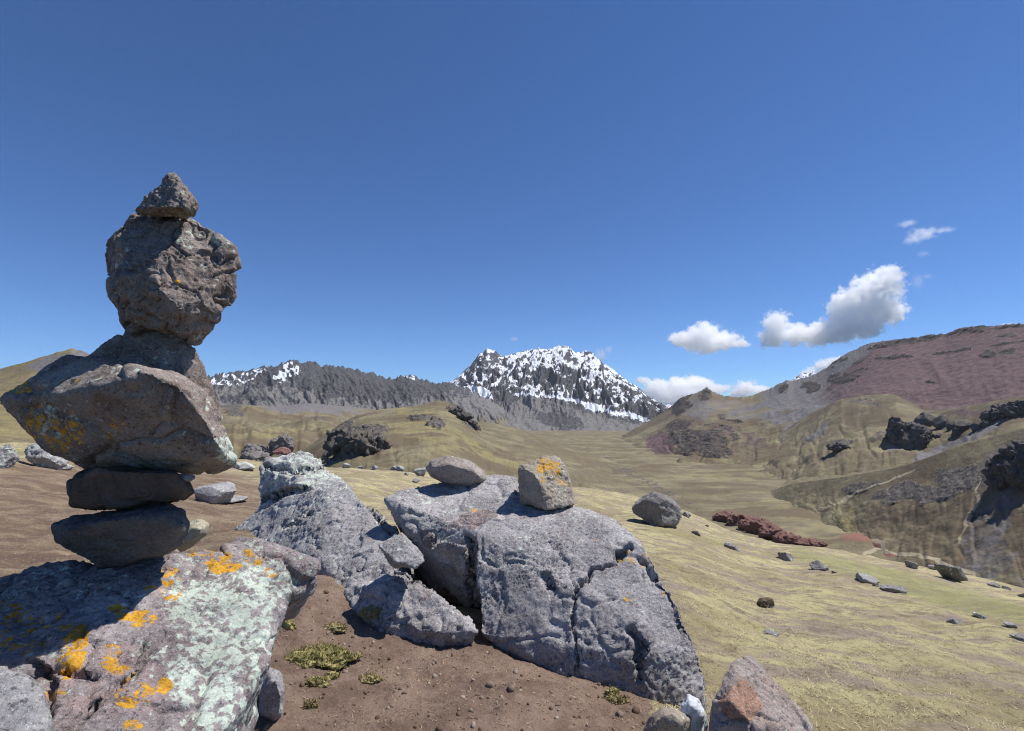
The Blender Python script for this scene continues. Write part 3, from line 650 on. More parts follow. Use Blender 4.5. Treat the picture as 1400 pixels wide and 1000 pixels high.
# ---- boulder under the cairn
boulder('boulder', 'purplish boulder crusted with pale green and orange lichen, carrying the balanced stones', 'boulder',
    [[U(*p) for p in [(-160, 822, 1.2), (0, 799, 1.30), (78, 772, 1.38), (180, 763, 1.43), (270, 754, 1.46), (345, 757, 1.48), (388, 776, 1.47), (397, 808, 1.42), (386, 868, 1.30), (372, 898, 1.22), (335, 928, 1.12), (314, 958, 1.05), (309, 1000, .98), (200, 1050, .9), (0, 1070, .85), (-150, 1060, .9), (200, 870, 1.13), (60, 880, 1.10), (340, 1005, 1.40), (300, 1100, 1.30)]]
     + [(-1.7, 0.9, -.1), (-.95, 1.35, -.1), (-.85, 0.9, -.1), (-1.7, 1.6, -.1)],
     [U(*p) for p in [(305, 748, 1.55), (350, 742, 1.66), (395, 755, 1.68), (428, 774, 1.64), (424, 802, 1.62), (404, 812, 1.58), (330, 790, 1.5), (330, 850, 1.6), (400, 840, 1.7), (318, 760, 1.9), (400, 762, 1.9), (420, 800, 1.9)]]],
    0.0058, R_base, 3, relaxn=2, big=0.02, mid=0.012, cell=0.017, fine=0.004, kb=3, km=8, kc=7, kf=45,
    lichen=[('e', 300, 850, 85, 62, 30, .66), ('e', 300, 930, 80, 80, 0, .58), ('e', 360, 800, 50, 40, 0, .6), ('e', 60, 900, 60, 40, 0, .2)],
    orange=[('e', 97, 885, 21, 46, 15, 1.05), ('e', 175, 843, 31, 13, 20, 1.02), ('e', 308, 770, 31, 10, 10, 1.05), ('e', 195, 850, 20, 14, 0, 0.92), ('e', 150, 900, 23, 20, 40, 0.87), ('e', 175, 920, 26, 11, 0, 0.82), ('e', 190, 945, 20, 17, 0, 0.87), ('e', 225, 938, 14, 13, 0, 0.92), ('e', 170, 955, 20, 14, 0, 0.92), ('e', 350, 762, 17, 7, 10, 0.92), ('e', 369, 780, 11, 10, 0, 0.92), ('e', 280, 755, 23, 5, 0, 0.82), ('e', 80, 945, 17, 14, 0, 0.77), ('e', 30, 860, 72, 43, 0, 0.74), ('e', 230, 800, 36, 29, 0, 0.74), ('e', 175, 990, 17, 11, 0, 0.82), ('e', 225, 745, 29, 14, 0, 0.62)],
    red=[('e', 140, 930, 110, 60, 0, .6), ('e', 50, 980, 60, 30, 0, .5)],
    cracks=[([(0, 945), (60, 915), (130, 925)], 4, 0.02), ([(90, 1000), (150, 950), (190, 905), (205, 880)], 4, 0.02), ([(45, 905), (70, 930), (60, 1000)], 5, 0.02)], base_l=0.05)
boulder('boulder', 'smooth grey rock end butting against the lichened boulder below its shaded flank', 'boulder',
    [[U(*p) for p in [(-120, 912, .93), (0, 917, .92), (28, 932, .90), (52, 955, .88), (62, 1000, .83), (60, 1040, .8), (-100, 1060, .75), (-120, 1100, .8)]] + [U(40, 1100, .95), U(-120, 1100, 1.0), U(40, 960, 1.0), U(-100, 920, 1.05)]],
    0.006, R_slab, 14, relaxn=6, big=0.05, mid=0.02, cell=0.0, fine=0.006)

# ---- the balanced stones
D0 = 1.37
def cairn(label, hulls, voxel, seed, mat=R_cairn, **kw):
    boulder('cairn_stone', label, 'stone', hulls, voxel, mat, seed, group='stones balanced in a cairn', **kw)
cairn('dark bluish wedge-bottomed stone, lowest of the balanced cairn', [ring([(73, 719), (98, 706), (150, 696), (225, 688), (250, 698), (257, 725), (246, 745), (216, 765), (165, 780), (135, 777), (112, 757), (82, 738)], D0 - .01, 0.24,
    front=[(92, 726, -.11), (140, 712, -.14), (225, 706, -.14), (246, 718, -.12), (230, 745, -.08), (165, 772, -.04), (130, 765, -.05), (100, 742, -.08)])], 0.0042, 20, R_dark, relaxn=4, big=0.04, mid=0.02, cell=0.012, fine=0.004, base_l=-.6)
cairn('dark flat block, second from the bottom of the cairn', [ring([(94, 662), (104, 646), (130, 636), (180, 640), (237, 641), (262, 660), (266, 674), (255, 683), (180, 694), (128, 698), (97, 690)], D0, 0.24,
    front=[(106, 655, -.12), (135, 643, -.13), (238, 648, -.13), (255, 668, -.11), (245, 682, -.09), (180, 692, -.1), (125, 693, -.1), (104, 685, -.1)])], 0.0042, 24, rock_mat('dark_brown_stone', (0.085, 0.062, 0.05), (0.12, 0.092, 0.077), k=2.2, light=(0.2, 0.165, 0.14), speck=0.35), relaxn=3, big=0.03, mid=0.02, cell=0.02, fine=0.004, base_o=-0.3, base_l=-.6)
cairn('widest slab of the cairn, its overhanging front spotted with orange lichen', [
    ring([(0, 542), (38, 516), (92, 488), (112, 492), (205, 512), (250, 515), (283, 535), (303, 592), (322, 632), (300, 648), (245, 646), (130, 636), (75, 615), (38, 588), (8, 560)], D0 + .02, 0.34, inset=0.72, dy=-8,
         front=[(4, 549, -.08), (60, 543, -.16), (128, 532, -.24), (200, 508, -.27), (243, 526, -.26), (283, 578, -.22), (304, 620, -.15), (250, 640, -.06), (140, 630, -.06), (70, 605, -.07), (20, 565, -.08)]),
    [U(*p) for p in [(118, 492, D0 + .10), (150, 470, D0 + .10), (185, 442, D0 + .08), (250, 444, D0 + .08), (215, 440, D0 + .08), (270, 478, D0 + .08), (292, 535, D0 + .10), (300, 580, D0 + .12), (190, 512, D0 + .03), (250, 518, D0 + .03), (130, 540, D0 + .1), (150, 480, D0 + .2), (250, 480, D0 + .2), (290, 560, D0 + .22), (130, 540, D0 + .2)]]],
    0.0045, 31, relaxn=3, big=0.02, mid=0.014, cell=0.02, fine=0.005, km=7, kc=4,
    orange=[('e', 55, 575, 28, 22, 0, .78), ('e', 90, 590, 30, 26, 10, .82), ('e', 150, 590, 20, 12, 0, .68), ('e', 120, 560, 18, 8, 0, .6), ('e', 28, 532, 18, 6, -5, .9), ('e', 105, 524, 12, 4, -5, .85), ('e', 62, 530, 8, 5, 0, .7)], lichen=[('e', 310, 615, 14, 22, 0, .7), ('e', 190, 500, 50, 10, -15, .3)])
cairn('knobbly pitted block, the big upper stone of the cairn', [ring([(143, 337), (150, 326), (163, 311), (180, 297), (205, 291), (245, 294), (272, 303), (300, 325), (317, 345), (321, 372), (318, 400), (319, 415), (301, 441), (285, 461), (270, 469), (245, 466), (215, 457), (187, 451), (166, 437), (161, 418), (153, 398), (149, 365)], D0 + .07, 0.30, inset=0.66,
    front=[(170, 338, -.08), (205, 318, -.05), (212, 356, -.14), (255, 325, -.04), (290, 352, -.03), (304, 390, -.04), (298, 428, -.05), (215, 395, -.18), (250, 428, -.16), (182, 400, -.13), (182, 428, -.09), (225, 452, -.05), (268, 450, -.07)])],
    0.0036, 35, relaxn=2, big=0.055, mid=0.024, cell=0.055, fine=0.007, kb=3, km=6, kc=4.5, kf=34,
    
    orange=[('e', 225, 388, 14, 7, 20, .85), ('e', 185, 375, 12, 8, 0, .65), ('e', 195, 410, 12, 10, 0, .6), ('e', 250, 412, 8, 4, 0, .6)])
cairn('small pointed stone on the very top of the cairn', [ring([(180, 288), (204, 262), (231, 240), (240, 237), (248, 245), (249, 257), (262, 266), (269, 280), (264, 296), (250, 297), (215, 291), (190, 293)], D0 + .01, 0.13,
    front=[(195, 284, -.04), (232, 252, -.03), (244, 252, -.04), (228, 284, -.075), (255, 284, -.06), (250, 270, -.055)])], 0.0024, 39, relaxn=2, big=0.05, mid=0.05, cell=0.05, fine=0.01, base_l=0.05)

# ---- the big grey boulder right of centre
BF = [(650, 727, 3.5), (720, 712, 3.6), (830, 716, 3.45), (882, 746, 3.2), (906, 782, 3.05), (922, 815, 2.92), (700, 662, 4.4), (790, 694, 4.0), (850, 710, 3.7), (655, 868, 3.05), (720, 893, 2.92), (800, 930, 2.76), (880, 972, 2.6), (935, 985, 2.54), (966, 915, 2.66), (946, 862, 2.76), (962, 940, 2.6), (690, 790, 3.24), (790, 800, 3.08), (868, 850, 2.80), (905, 900, 2.64)]
boulder('boulder', 'big grey boulder split by a crack, carrying a flattened stone and a tan block', 'boulder',
    [[U(*p) for p in BF] + [(0.0, 4.5, -.6), (1.0, 4.1, -.8), (0.98, 2.75, -.6), (0.1, 3.15, -.3)],
     [U(*p) for p in [(527, 682, 4.05), (545, 670, 4.25), (600, 657, 4.45), (660, 652, 4.5), (705, 655, 4.4), (556, 722, 3.8), (600, 742, 3.66), (642, 748, 3.55), (700, 690, 3.9), (655, 726, 3.58), (638, 782, 3.5), (605, 765, 3.58)]] + [(-.8, 4.5, -.2), (0.0, 4.4, -.3), (-.4, 3.9, -.2), (-.12, 3.6, .0)],
     [U(*p) for p in [(585, 752, 3.58), (610, 738, 3.5), (640, 750, 3.42), (640, 790, 3.4), (600, 775, 3.5), (620, 760, 3.75), (590, 740, 3.75)]]],
    0.0112, R_grey, 45, relaxn=2, big=0.022, mid=0.008, cell=0.013, fine=0.0046, kb=3, km=10, kc=5, kf=100,
    cracks=[([(862, 748), (842, 765), (812, 780), (797, 795)], 4, .06), ([(797, 795), (786, 830), (786, 880), (786, 915)], 2.5, .04), ([(642, 740), (642, 800), (652, 850)], 5, .06), ([(862, 862), (878, 882), (872, 925)], 6, .05), ([(905, 795), (925, 835), (930, 880)], 2, .015), ([(880, 770), (890, 790), (910, 800)], 3, .03), ([(745, 785), (750, 800)], 6, .04)],
    orange=[('e', 860, 765, 16, 8, 20, .8), ('e', 875, 770, 12, 5, 20, .7), ('e', 560, 700, 8, 4, 0, .8), ('e', 652, 700, 10, 4, 0, .75), ('e', 860, 815, 14, 8, 0, .6), ('e', 885, 870, 10, 6, 0, .6), ('e', 815, 738, 10, 5, 0, .6), ('e', 892, 765, 12, 6, 30, .75), ('e', 905, 805, 8, 6, 30, .6), ('e', 690, 705, 10, 4, 0, .6), ('e', 575, 712, 8, 4, 0, .7)],
    lichen=[('e', 900, 760, 14, 50, -30, .35), ('e', 940, 850, 12, 50, -15, .35)], red=[('e', 645, 712, 30, 8, -15, 1.0), ('e', 590, 740, 16, 14, 0, .8)])
boulder('balanced_stone', 'flattened oval stone resting tilted on the big grey boulder', 'stone', [ring([(581, 640), (590, 628), (612, 623), (640, 629), (662, 643), (666, 655), (658, 666), (635, 669), (605, 661), (588, 652)], 4.33, 0.42, inset=0.62, front=[(592, 640, -.13), (615, 636, -.17), (645, 644, -.16), (658, 654, -.12), (640, 662, -.1), (610, 655, -.12)])],
    0.008, rock_mat('worn_stone', (0.26, 0.215, 0.195), (0.36, 0.315, 0.285), k=1.3, light=(0.46, 0.42, 0.38), tint=(0.23, 0.14, 0.12)), 51, relaxn=10, big=0.02, mid=0.02, cell=0.0, fine=0.006)
boulder('balanced_stone', 'tan angular block flecked with orange lichen on the big grey boulder', 'stone', [[U(*p) for p in [(708, 638, 3.90), (710, 676, 3.88), (745, 624, 4.02), (762, 622, 4.05), (773, 640, 4.02), (784, 668, 3.92), (786, 690, 3.86), (748, 698, 3.73), (735, 655, 3.79), (728, 645, 3.82), (760, 695, 3.75), (715, 690, 3.92), (720, 640, 4.15), (765, 632, 4.20), (780, 690, 4.10), (725, 690, 4.15)]]],
    0.008, R_tan, 55, relaxn=2, big=0.03, mid=0.025, cell=0.03, fine=0.006, orange=[('e', 752, 637, 20, 9, 20, 1.0), ('e', 745, 655, 18, 9, 0, .7), ('e', 768, 660, 10, 8, 0, .7)], lichen=[('e', 765, 665, 14, 20, 0, .3)])

# ---- the low pale slab left of it, its lichened head and its lower wedge
boulder('rock_slab', 'low broad pale grey slab beside the big boulder, sloping down to the earth', 'boulder', [[U(*p) for p in [(318, 724, 5.3), (345, 703, 5.4), (385, 684, 5.2), (440, 668, 4.9), (475, 668, 4.8), (505, 688, 4.5), (545, 715, 4.1), (552, 740, 3.75), (530, 790, 3.45), (505, 822, 3.38), (465, 826, 3.5), (458, 790, 3.65), (425, 760, 4.0), (380, 745, 4.5), (470, 740, 3.95)]] + [(-2.2, 5.2, -.4), (-.9, 5.0, -.4), (-.8, 4.0, -.4), (-1.1, 3.6, -.3)]],
    0.012, R_slab, 61, relaxn=3, big=0.03, mid=0.007, cell=0.012, fine=0.0035, km=11, kc=9, kf=60, lichen=[('e', 430, 685, 60, 20, -20, .3)], cracks=[([(385, 720), (405, 714), (425, 703)], 3, .04), ([(510, 700), (525, 720), (540, 732)], 3, .04)], orange=[('e', 488, 745, 8, 4, 0, .6), ('e', 505, 740, 10, 4, 0, .6)])
boulder('boulder', 'mint-green lichened boulder with a small red stone lying on top', 'boulder', [[U(*p) for p in [(352, 684, 5.5), (366, 652, 5.7), (358, 640, 5.8), (364, 630, 5.9), (392, 620, 6.0), (420, 621, 6.0), (442, 630, 5.9), (451, 645, 5.7), (470, 668, 5.4), (478, 690, 5.1), (440, 690, 5.1), (400, 690, 5.2), (410, 660, 5.3)]] + [(-2.7, 6.4, -.4), (-1.9, 6.6, -.4), (-1.8, 5.4, -.4), (-2.6, 5.4, -.3)]],
    0.018, R_slab, 65, relaxn=3, big=0.05, mid=0.04, cell=0.035, fine=0.006, km=6, kc=6, base_l=0.42, lichen=[('e', 415, 645, 60, 40, 0, .5)], cracks=[([(362, 636), (380, 645), (440, 640)], 3, .05), ([(360, 682), (390, 674), (425, 668)], 4, .08)])
boulder('boulder', 'low wedge of purplish grey rock lying between slab and big boulder', 'boulder', [[U(*p) for p in [(452, 802, 3.5), (470, 780, 3.6), (505, 772, 3.58), (535, 769, 3.55), (562, 778, 3.45), (600, 813, 3.24), (632, 842, 3.1), (652, 864, 3.02), (600, 866, 3.0), (545, 854, 3.08), (500, 844, 3.2), (462, 830, 3.4), (520, 805, 3.28)]] + [(-1.0, 3.7, -.4), (-.35, 3.5, -.4), (-.32, 3.2, -.3), (-.9, 3.3, -.3)]],
    0.011, R_grey, 69, relaxn=3, big=0.04, mid=0.035, cell=0.03, fine=0.006, km=7, kc=6, orange=[('e', 522, 777, 10, 4, 0, .8)], red=[('e', 560, 805, 40, 14, 20, .5)])
boulder('stone', 'small pale wedge of rock jammed against the big boulder\'s left end', 'stone', [[U(*p) for p in [(518, 746, 3.3), (532, 735, 3.35), (549, 728, 3.4), (562, 745, 3.25), (580, 768, 3.15), (568, 778, 3.12), (540, 768, 3.15), (525, 756, 3.22), (555, 742, 3.5), (578, 760, 3.4), (540, 775, 3.4)]]], 0.007, R_slab, 73, relaxn=2, big=0.04, mid=0.03, cell=0.03, fine=0.006, orange=[('e', 550, 730, 6, 4, 0, .7)])
bpy.context.view_layer.update()

# ---- rocks at the foot of the big boulder
boulder('stone', 'reddish orange peaked rock on the grass beside the pale sack', 'stone', [[U(*p) for p in [(968, 1000, 2.02), (972, 960, 2.06), (986, 925, 2.12), (1005, 903, 2.16), (1025, 900, 2.2), (1046, 926, 2.2), (1072, 950, 2.18), (1100, 972, 2.14), (1107, 1000, 2.08), (1000, 960, 1.98), (1028, 990, 1.92), (1050, 975, 1.98), (1080, 1010, 1.92), (960, 1090, 1.95), (1110, 1090, 1.98), (1040, 1090, 1.85), (1000, 930, 2.45), (1090, 1000, 2.5), (975, 1000, 2.4), (1000, 1100, 2.5), (1100, 1100, 2.5)]]],
    0.006, R_red, 81, relaxn=2, big=0.03, mid=0.012, cell=0.025, fine=0.004, km=7, kc=5, kf=60, red=[('e', 1010, 955, 26, 36, 0, .9)])
boulder('stone', 'small rounded tan stone on bare earth below the big boulder', 'stone', [ring([(880, 998), (890, 978), (905, 967), (925, 968), (946, 982), (942, 1000), (930, 1030), (885, 1030)], 2.12, 0.2)], 0.006, R_tan, 83, relaxn=5, big=0.04, mid=0.02, cell=0.01, fine=0.005)
boulder('stone', 'grey rounded stone half buried under the lichened boulder\'s dark flank', 'stone', [ring([(352, 985), (356, 930), (368, 912), (382, 918), (390, 945), (390, 985), (375, 1000)], 2.3, 0.3)], 0.007, R_slab, 85, relaxn=5, big=0.04, mid=0.02, cell=0.01, fine=0.005)
boulder('stone', 'cream oblong stone leaning behind the lowest cairn stone', 'stone', [ring([(222, 756), (236, 735), (258, 715), (275, 710), (287, 716), (284, 730), (262, 748), (235, 760)], 2.35, 0.28)], 0.007, rock_mat('cream_stone', (0.36, 0.32, 0.22), (0.45, 0.41, 0.31), k=1.6, light=(0.55, 0.52, 0.42), tint=(0.3, 0.26, 0.15)), 87, relaxn=6, big=0.03, mid=0.02, cell=0.0, fine=0.005)
m = NT('sack_plastic'); m.bs.inputs['Roughness'].default_value = 0.45; m.bs.inputs['Specular IOR Level'].default_value = 0.5
m.done(m.mix(m.ss(m.noise(9, 5, 0.6), 0.35, 0.65), (0.44, 0.49, 0.54), (0.58, 0.62, 0.66)), m.bump(m.noise(22, 5, 0.6, 1.5), 0.6, 0.02))
boulder('sack', 'pale bluish crumpled sack wedged between big boulder and reddish rock', 'sack', [ring([(930, 1010), (932, 968), (941, 951), (953, 957), (965, 972), (968, 1010), (950, 1040)], 2.2, 0.16)], 0.005, m.m, 89, relaxn=4, big=0.05, mid=0.05, cell=0.0, fine=0.004, km=5)

def soil_mat(name, a, b, k=1.0):
    m = NT(name)
    c = m.mix(m.ss(m.noise(7 * k, 7, 0.7), 0.38, 0.64), a, b)
    c = m.mix(m.ss(m.noise(55 * k, 5, 0.8), 0.56, 0.72, 0, 0.6), c, tuple(v * 0.45 for v in a))
    c = m.mix(m.ss(m.noise(80 * k, 5, 0.8), 0.58, 0.72, 0, 0.6), c, tuple(v * 1.9 for v in b))
    return m.done(c, m.bump(m.noise(34 * k, 6, 0.75), 0.9, 0.02 / k))
M_soil = soil_mat('brown_earth', (0.15, 0.098, 0.066), (0.20, 0.135, 0.092))
bpy.context.view_layer.update()

# ------------------------------------------------------------------ loose stones, boulders and crags set on the terrain they touch
DG = bpy.context.evaluated_depsgraph_get()
def cast(px, py):
    v = ray(px, py); v = v / np.linalg.norm(v)
    hit, loc, nrm, *_ = SC.ray_cast(DG, Vector(CAM), Vector(v))
    return (np.array(loc), np.array(nrm)) if hit else (None, None)
def ico(sub):
    bm = bmesh.new(); bmesh.ops.create_icosphere(bm, subdivisions=sub, radius=1.0)
    V = np.array([v.co[:] for v in bm.verts]); Fc = np.array([[v.index for v in f.verts] for f in bm.faces], np.int32); bm.free()
    return V, Fc
ICO = {k: ico(k) for k in (2, 3, 4, 5)}
def chopped(rng, sub, dims, seed, planes=14, lo=0.5, hi=0.85, r=0.05):
    V, Fc = ICO[sub]; V = V.copy()
    for _ in range(planes):
        n = rng.normal(size=3); n /= np.linalg.norm(n); d = rng.uniform(lo, hi)
        V -= np.clip(V @ n - d, 0, None)[:, None] * n
    V = V * dims / np.array([np.ptp(V[:, k]) / 2 for k in range(3)])
    N = vnormals(V, np.c_[Fc, Fc[:, 2]]); s = float(np.max(dims))
    V = V + N * ((r * s) * (1.4 * fbm(V / s * 3.2, 4, 0.6, seed) + 0.8 * (ridged(V / s * 6, 3, 0.6, seed + 3) - .35)))[:, None]
    return V, Fc
def stone(name, label, px, py, wpx, hpx, mat, seed, sub=4, group=None, cat='rock', tilt=0.0, sink=0.25, lich=0.1, depth=0.8, planes=14, lo=0.5, hi=0.85, r=0.05, orange=-0.5):
    P, n = cast(px, py)
    if P is None: return
    dep = project(P[None])[2][0]; rng = np.random.default_rng(seed)
    wx, hz = wpx * dep / F / 2, hpx * dep / F
    V, Fc = chopped(rng, sub, np.array([wx, wx * depth, hz * (1 + sink) / 2]), seed, planes, lo, hi, r)
    c, s_ = math.cos(tilt), math.sin(tilt)
    x, z = V[:, 0].copy(), V[:, 2].copy(); V[:, 0] = c * x + s_ * z; V[:, 2] = -s_ * x + c * z
    az = math.atan2(P[0], P[1]); ca, sa = math.cos(az), math.sin(az)
    x, y = V[:, 0].copy(), V[:, 1].copy(); V[:, 0] = ca * x + sa * y; V[:, 1] = -sa * x + ca * y
    V = V + P + np.array([sa * wx * depth * 0.6, ca * wx * depth * 0.6, hz * (1 - sink) / 2])
    nn = fbm(V / max(wx, .01), 3, 0.6, seed + 2)
    o = mesh_obj(name, V, Fc, mat, {'lichen': lich + 0.4 * nn, 'orange': orange + 0 * nn, 'red': 0.1 + 0.4 * nn}, origin=P)
    return tag(o, label, cat, group)
def crag(name, label, blobs, mat, seed, cat='crag', group=None, sub=5, sink=0.62, depth=0.7, planes=16, r=0.15):
    VV, FF, k = [], [], 0; rng = np.random.default_rng(seed); first = None
    for px, py, wpx, hpx in blobs:
        P, n = cast(px, py)
        if P is None: continue
        if first is None: first = P
        dep = project(P[None])[2][0]; wx, hz = wpx * dep / F / 2, hpx * dep / F
        V, Fc = chopped(rng, sub, np.array([wx, wx * depth, hz * (1 + sink) / 2]), seed + k, planes, 0.45, 0.85, r)
        V = V + P + np.array([0, wx * depth * 0.35, hz * (1 - sink) / 2])
        VV.append(V); FF.append(Fc + k); k += len(V)
    V = np.concatenate(VV)
    o = mesh_obj(name, V, np.concatenate(FF), mat, {'lichen': np.full(k, -.2), 'orange': np.full(k, -.9), 'red': np.full(k, .1)}, origin=first)
    return tag(o, label, cat, group)

stone('boulder', 'rounded pale grey boulder on brown turf between cairn and mint-green boulder', 292, 688, 50, 28, R_slab, 201, 5, cat='boulder', r=0.03, planes=10, lo=0.6)
stone('rock', 'flat pale rock running out from the rounded pale grey boulder', 318, 687, 40, 8, R_slab, 202, 4)
stone('boulder', 'dark green lichened boulder at the edge of the turf, left of the cairn slab', 4, 640, 30, 32, R_far, 203, 5, cat='boulder', lich=0.4)
stone('boulder', 'pale ragged lichened rock poking from turf under the widest slab', 62, 640, 46, 34, R_slab, 204, 5, cat='boulder', lich=0.45, r=0.08)
stone('rock', 'low pale rock beside the ragged lichened rock left of the cairn', 86, 642, 22, 9, R_slab, 205, 4, lich=0.3)
stone('rock', 'small pale rock seen just past the second cairn stone', 252, 657, 24, 9, R_slab, 206, 4, lich=0.3)
stone('rock', 'low mint lichened rock on turf left of the mint-green boulder', 334, 643, 26, 11, R_slab, 207, 4, lich=0.5)
stone('rock', 'long low rock on turf behind the cairn slab\'s right tip', 312, 640, 20, 10, R_slab, 208, 4, lich=0.5)
stone('stone', 'flat red stone lying on the mint-green boulder', 384, 622, 24, 9, rock_mat('red_stone', (0.26, 0.12, 0.10), (0.30, 0.17, 0.14), k=1.5, light=(0.36, 0.24, 0.2)), 209, 4, cat='stone', sink=0.1, lich=-.5)
crag('rock_outcrop', 'two-humped grey rock outcrop on grass behind the mint-green boulder', [(340, 624, 26, 16), (358, 622, 22, 14), (382, 619, 30, 26), (392, 616, 18, 18), (348, 628, 40, 10)], rock_mat('outcrop_rock', (0.16, 0.145, 0.14), (0.22, 0.2, 0.19), k=0.3, light=(0.36, 0.34, 0.32)), 210, cat='outcrop', r=0.14)
for i, (x, y, w_, h_) in enumerate([(473, 640, 11, 7), (493, 641, 7, 4), (513, 642, 8, 5), (538, 643, 8, 5), (547, 644, 12, 6), (568, 660, 11, 5), (556, 650, 6, 4)]):
    stone('rock', ['pale stone at the end of the scattered row by the knoll crag', 'tiny pale stone next to the end one of the scattered row', 'small pale stone in the middle of the scattered row', 'small pale stone touching the widest of the scattered row', 'widest pale stone of the scattered row before the knoll', 'flat pale stone on grass left of the oval stone, lowest of the scatter', 'tiny pale stone between the scattered row and the oval stone'][i], x, y, w_, h_, R_slab, 220 + i, 3, group='stones scattered before the knoll')
stone('rock', 'small pale-topped rock on grass just behind the flattened oval stone', 576, 651, 17, 11, R_slab, 230, 4)
stone('boulder', 'large rounded grey boulder standing alone on the grass slope', 898, 718, 66, 40, rock_mat('slope_boulder', (0.17, 0.155, 0.15), (0.25, 0.235, 0.225), k=0.6, light=(0.38, 0.37, 0.35)), 231, 5, cat='boulder', tilt=0.25, planes=9, lo=0.62, hi=0.9, sink=0.15, r=0.04)
SL = 'rocks strewn over the grass slope'
for i, (x, y, w_, h_, lb, mt, tl) in enumerate([
    (938, 707, 16, 9, 'small dark rock on grass uphill of the large rounded boulder', R_far, .2),
    (951, 731, 16, 7, 'low dark rock on grass downhill of the large rounded boulder', R_crag, .2),
    (1003, 752, 30, 9, 'long flat grey rock lying in grass between lone boulder and rounded rock', R_far, .25),
    (1075, 767, 28, 15, 'rounded pale rock in grass above the long flat slabs', R_far, .2),
    (1124, 780, 30, 13, 'low grey rock with a dark gap, first of the line of slope slabs', R_far, .2),
    (1141, 784, 8, 4, 'tiny stone touching the low grey rock of the line', R_far, 0),
    (1184, 797, 36, 10, 'long flat pale slab in the line of slope rocks', R_slab, .22),
    (1197, 802, 10, 6, 'small dark stone at the end of the long flat slab', R_far, 0),
    (1226, 811, 38, 13, 'pointed grey slab casting a dark wedge, last of the slope line', R_far, .25),
    (1247, 777, 20, 14, 'rounded green-grey boulder at the slope edge', R_far, .2),
    (1276, 779, 14, 8, 'small pale rock between the two slope-edge boulders', R_slab, 0),
    (1304, 794, 48, 28, 'big mossy grey boulder on the far edge of the slope', rock_mat('mossy_boulder', (0.10, 0.10, 0.085), (0.19, 0.19, 0.17), k=0.35, light=(0.36, 0.36, 0.33)), .25),
    (1361, 803, 18, 7, 'low rock at slope edge past the big mossy boulder', R_far, .2),
    (1377, 806, 12, 5, 'small stone beside the low rock at the slope edge', R_far, .2),
    (1398, 817, 14, 8, 'rounded pale stone farthest along the slope edge', R_slab, 0),
    (1304, 853, 22, 8, 'flat bluish rock sunk in grass below the green strip', R_far, .2),
    (1340, 846, 18, 8, 'small pale rock bordering the green strip', R_far, .2),
    (1384, 858, 22, 8, 'flat pale rock beside the green strip', R_slab, .2),
    (1394, 876, 26, 9, 'flat dark-edged rock in grass below the flat pale one', R_far, .2),
    (1058, 868, 24, 4, 'thin bluish rock edge flush with the grass below the brown stone', R_far, .2),
    (966, 720, 8, 3, 'tiny dark stone on grass near the dark rocks', R_crag, 0), (1012, 722, 8, 3, 'tiny dark stone on grass by the red earth bank', R_crag, 0)]):
    stone('rock', lb, x, y, w_ * 0.78, h_ * 0.68, mt, 240 + i, 4, group=SL, tilt=tl, sink=0.45, lo=0.35)
stone('stone', 'squat brown stone alone on open grass below the slope rocks', 1049, 831, 22, 13, rock_mat('brown_stone', (0.11, 0.08, 0.05), (0.2, 0.14, 0.095), k=1.0, light=(0.26, 0.2, 0.14)), 270, 4, cat='stone', sink=0.1)

# crags on the hills
crag('rock_crag', 'large dark crag standing on the pale scree', [(1246, 611, 52, 44), (1236, 610, 30, 30), (1256, 608, 36, 28)], R_crag, 301)
for i, bl in enumerate([[(1272, 580, 32, 18), (1264, 580, 20, 14)], [(1290, 583, 22, 14)], [(1304, 584, 18, 11)], [(1322, 585, 26, 10)], [(1337, 587, 16, 8)], [(1308, 596, 14, 10)], [(1283, 598, 14, 6)]]):
    crag('rock_crag', ['double dark crag nearest the large scree crag in the broken row', 'blocky dark crag next to the double one in the broken row', 'narrow dark crag midway along the broken row', 'broad low dark crag beyond midway in the broken row', 'last low dark crag ending the broken row',
         'small dark crag on scree below the broken row\'s middle', 'tiny flat dark crag on scree below the double one'][i], bl, R_crag, 320 + i, group='broken row of crags', sub=3)
crag('rock_crag', 'long dark rock band on the grass ledge under the maroon scree', [(1355, 574, 24, 14), (1372, 570, 34, 16), (1395, 565, 30, 16), (1420, 562, 40, 16), (1450, 560, 40, 14), (1350, 582, 14, 7)], R_crag, 303)
crag('rock_crag', 'tall black crag rising from the brown slope', [(1392, 652, 48, 46), (1378, 648, 24, 30), (1420, 654, 50, 48), (1450, 656, 50, 40)], R_crag, 304)
crag('rock_crag', 'small flat crag set in the grassy shoulder', [(1149, 615, 30, 9)], R_crag, 305)
crag('rock_crag', 'dark broken crag on the near flank of the knoll', [(470, 616, 48, 28), (496, 617, 54, 26), (484, 614, 60, 30), (510, 616, 40, 20)], rock_mat('knoll_rock', (0.095, 0.085, 0.072), (0.135, 0.12, 0.10), k=0.12, light=(0.22, 0.2, 0.165)), 306, depth=0.5, r=0.24, planes=8, sink=0.85, sub=5)
for i, bl in enumerate([(622, 566, 22, 8), (634, 574, 22, 9), (646, 584, 18, 8)]):
    crag('rock_crag', ['upper dark rock of the jagged rib on the knoll\'s shoulder', 'middle dark rock of the jagged rib on the knoll\'s shoulder', 'lowest dark rock of the jagged rib on the knoll\'s shoulder'][i], [bl], R_crag, 340 + i, r=0.2, group='jagged rib on the knoll')
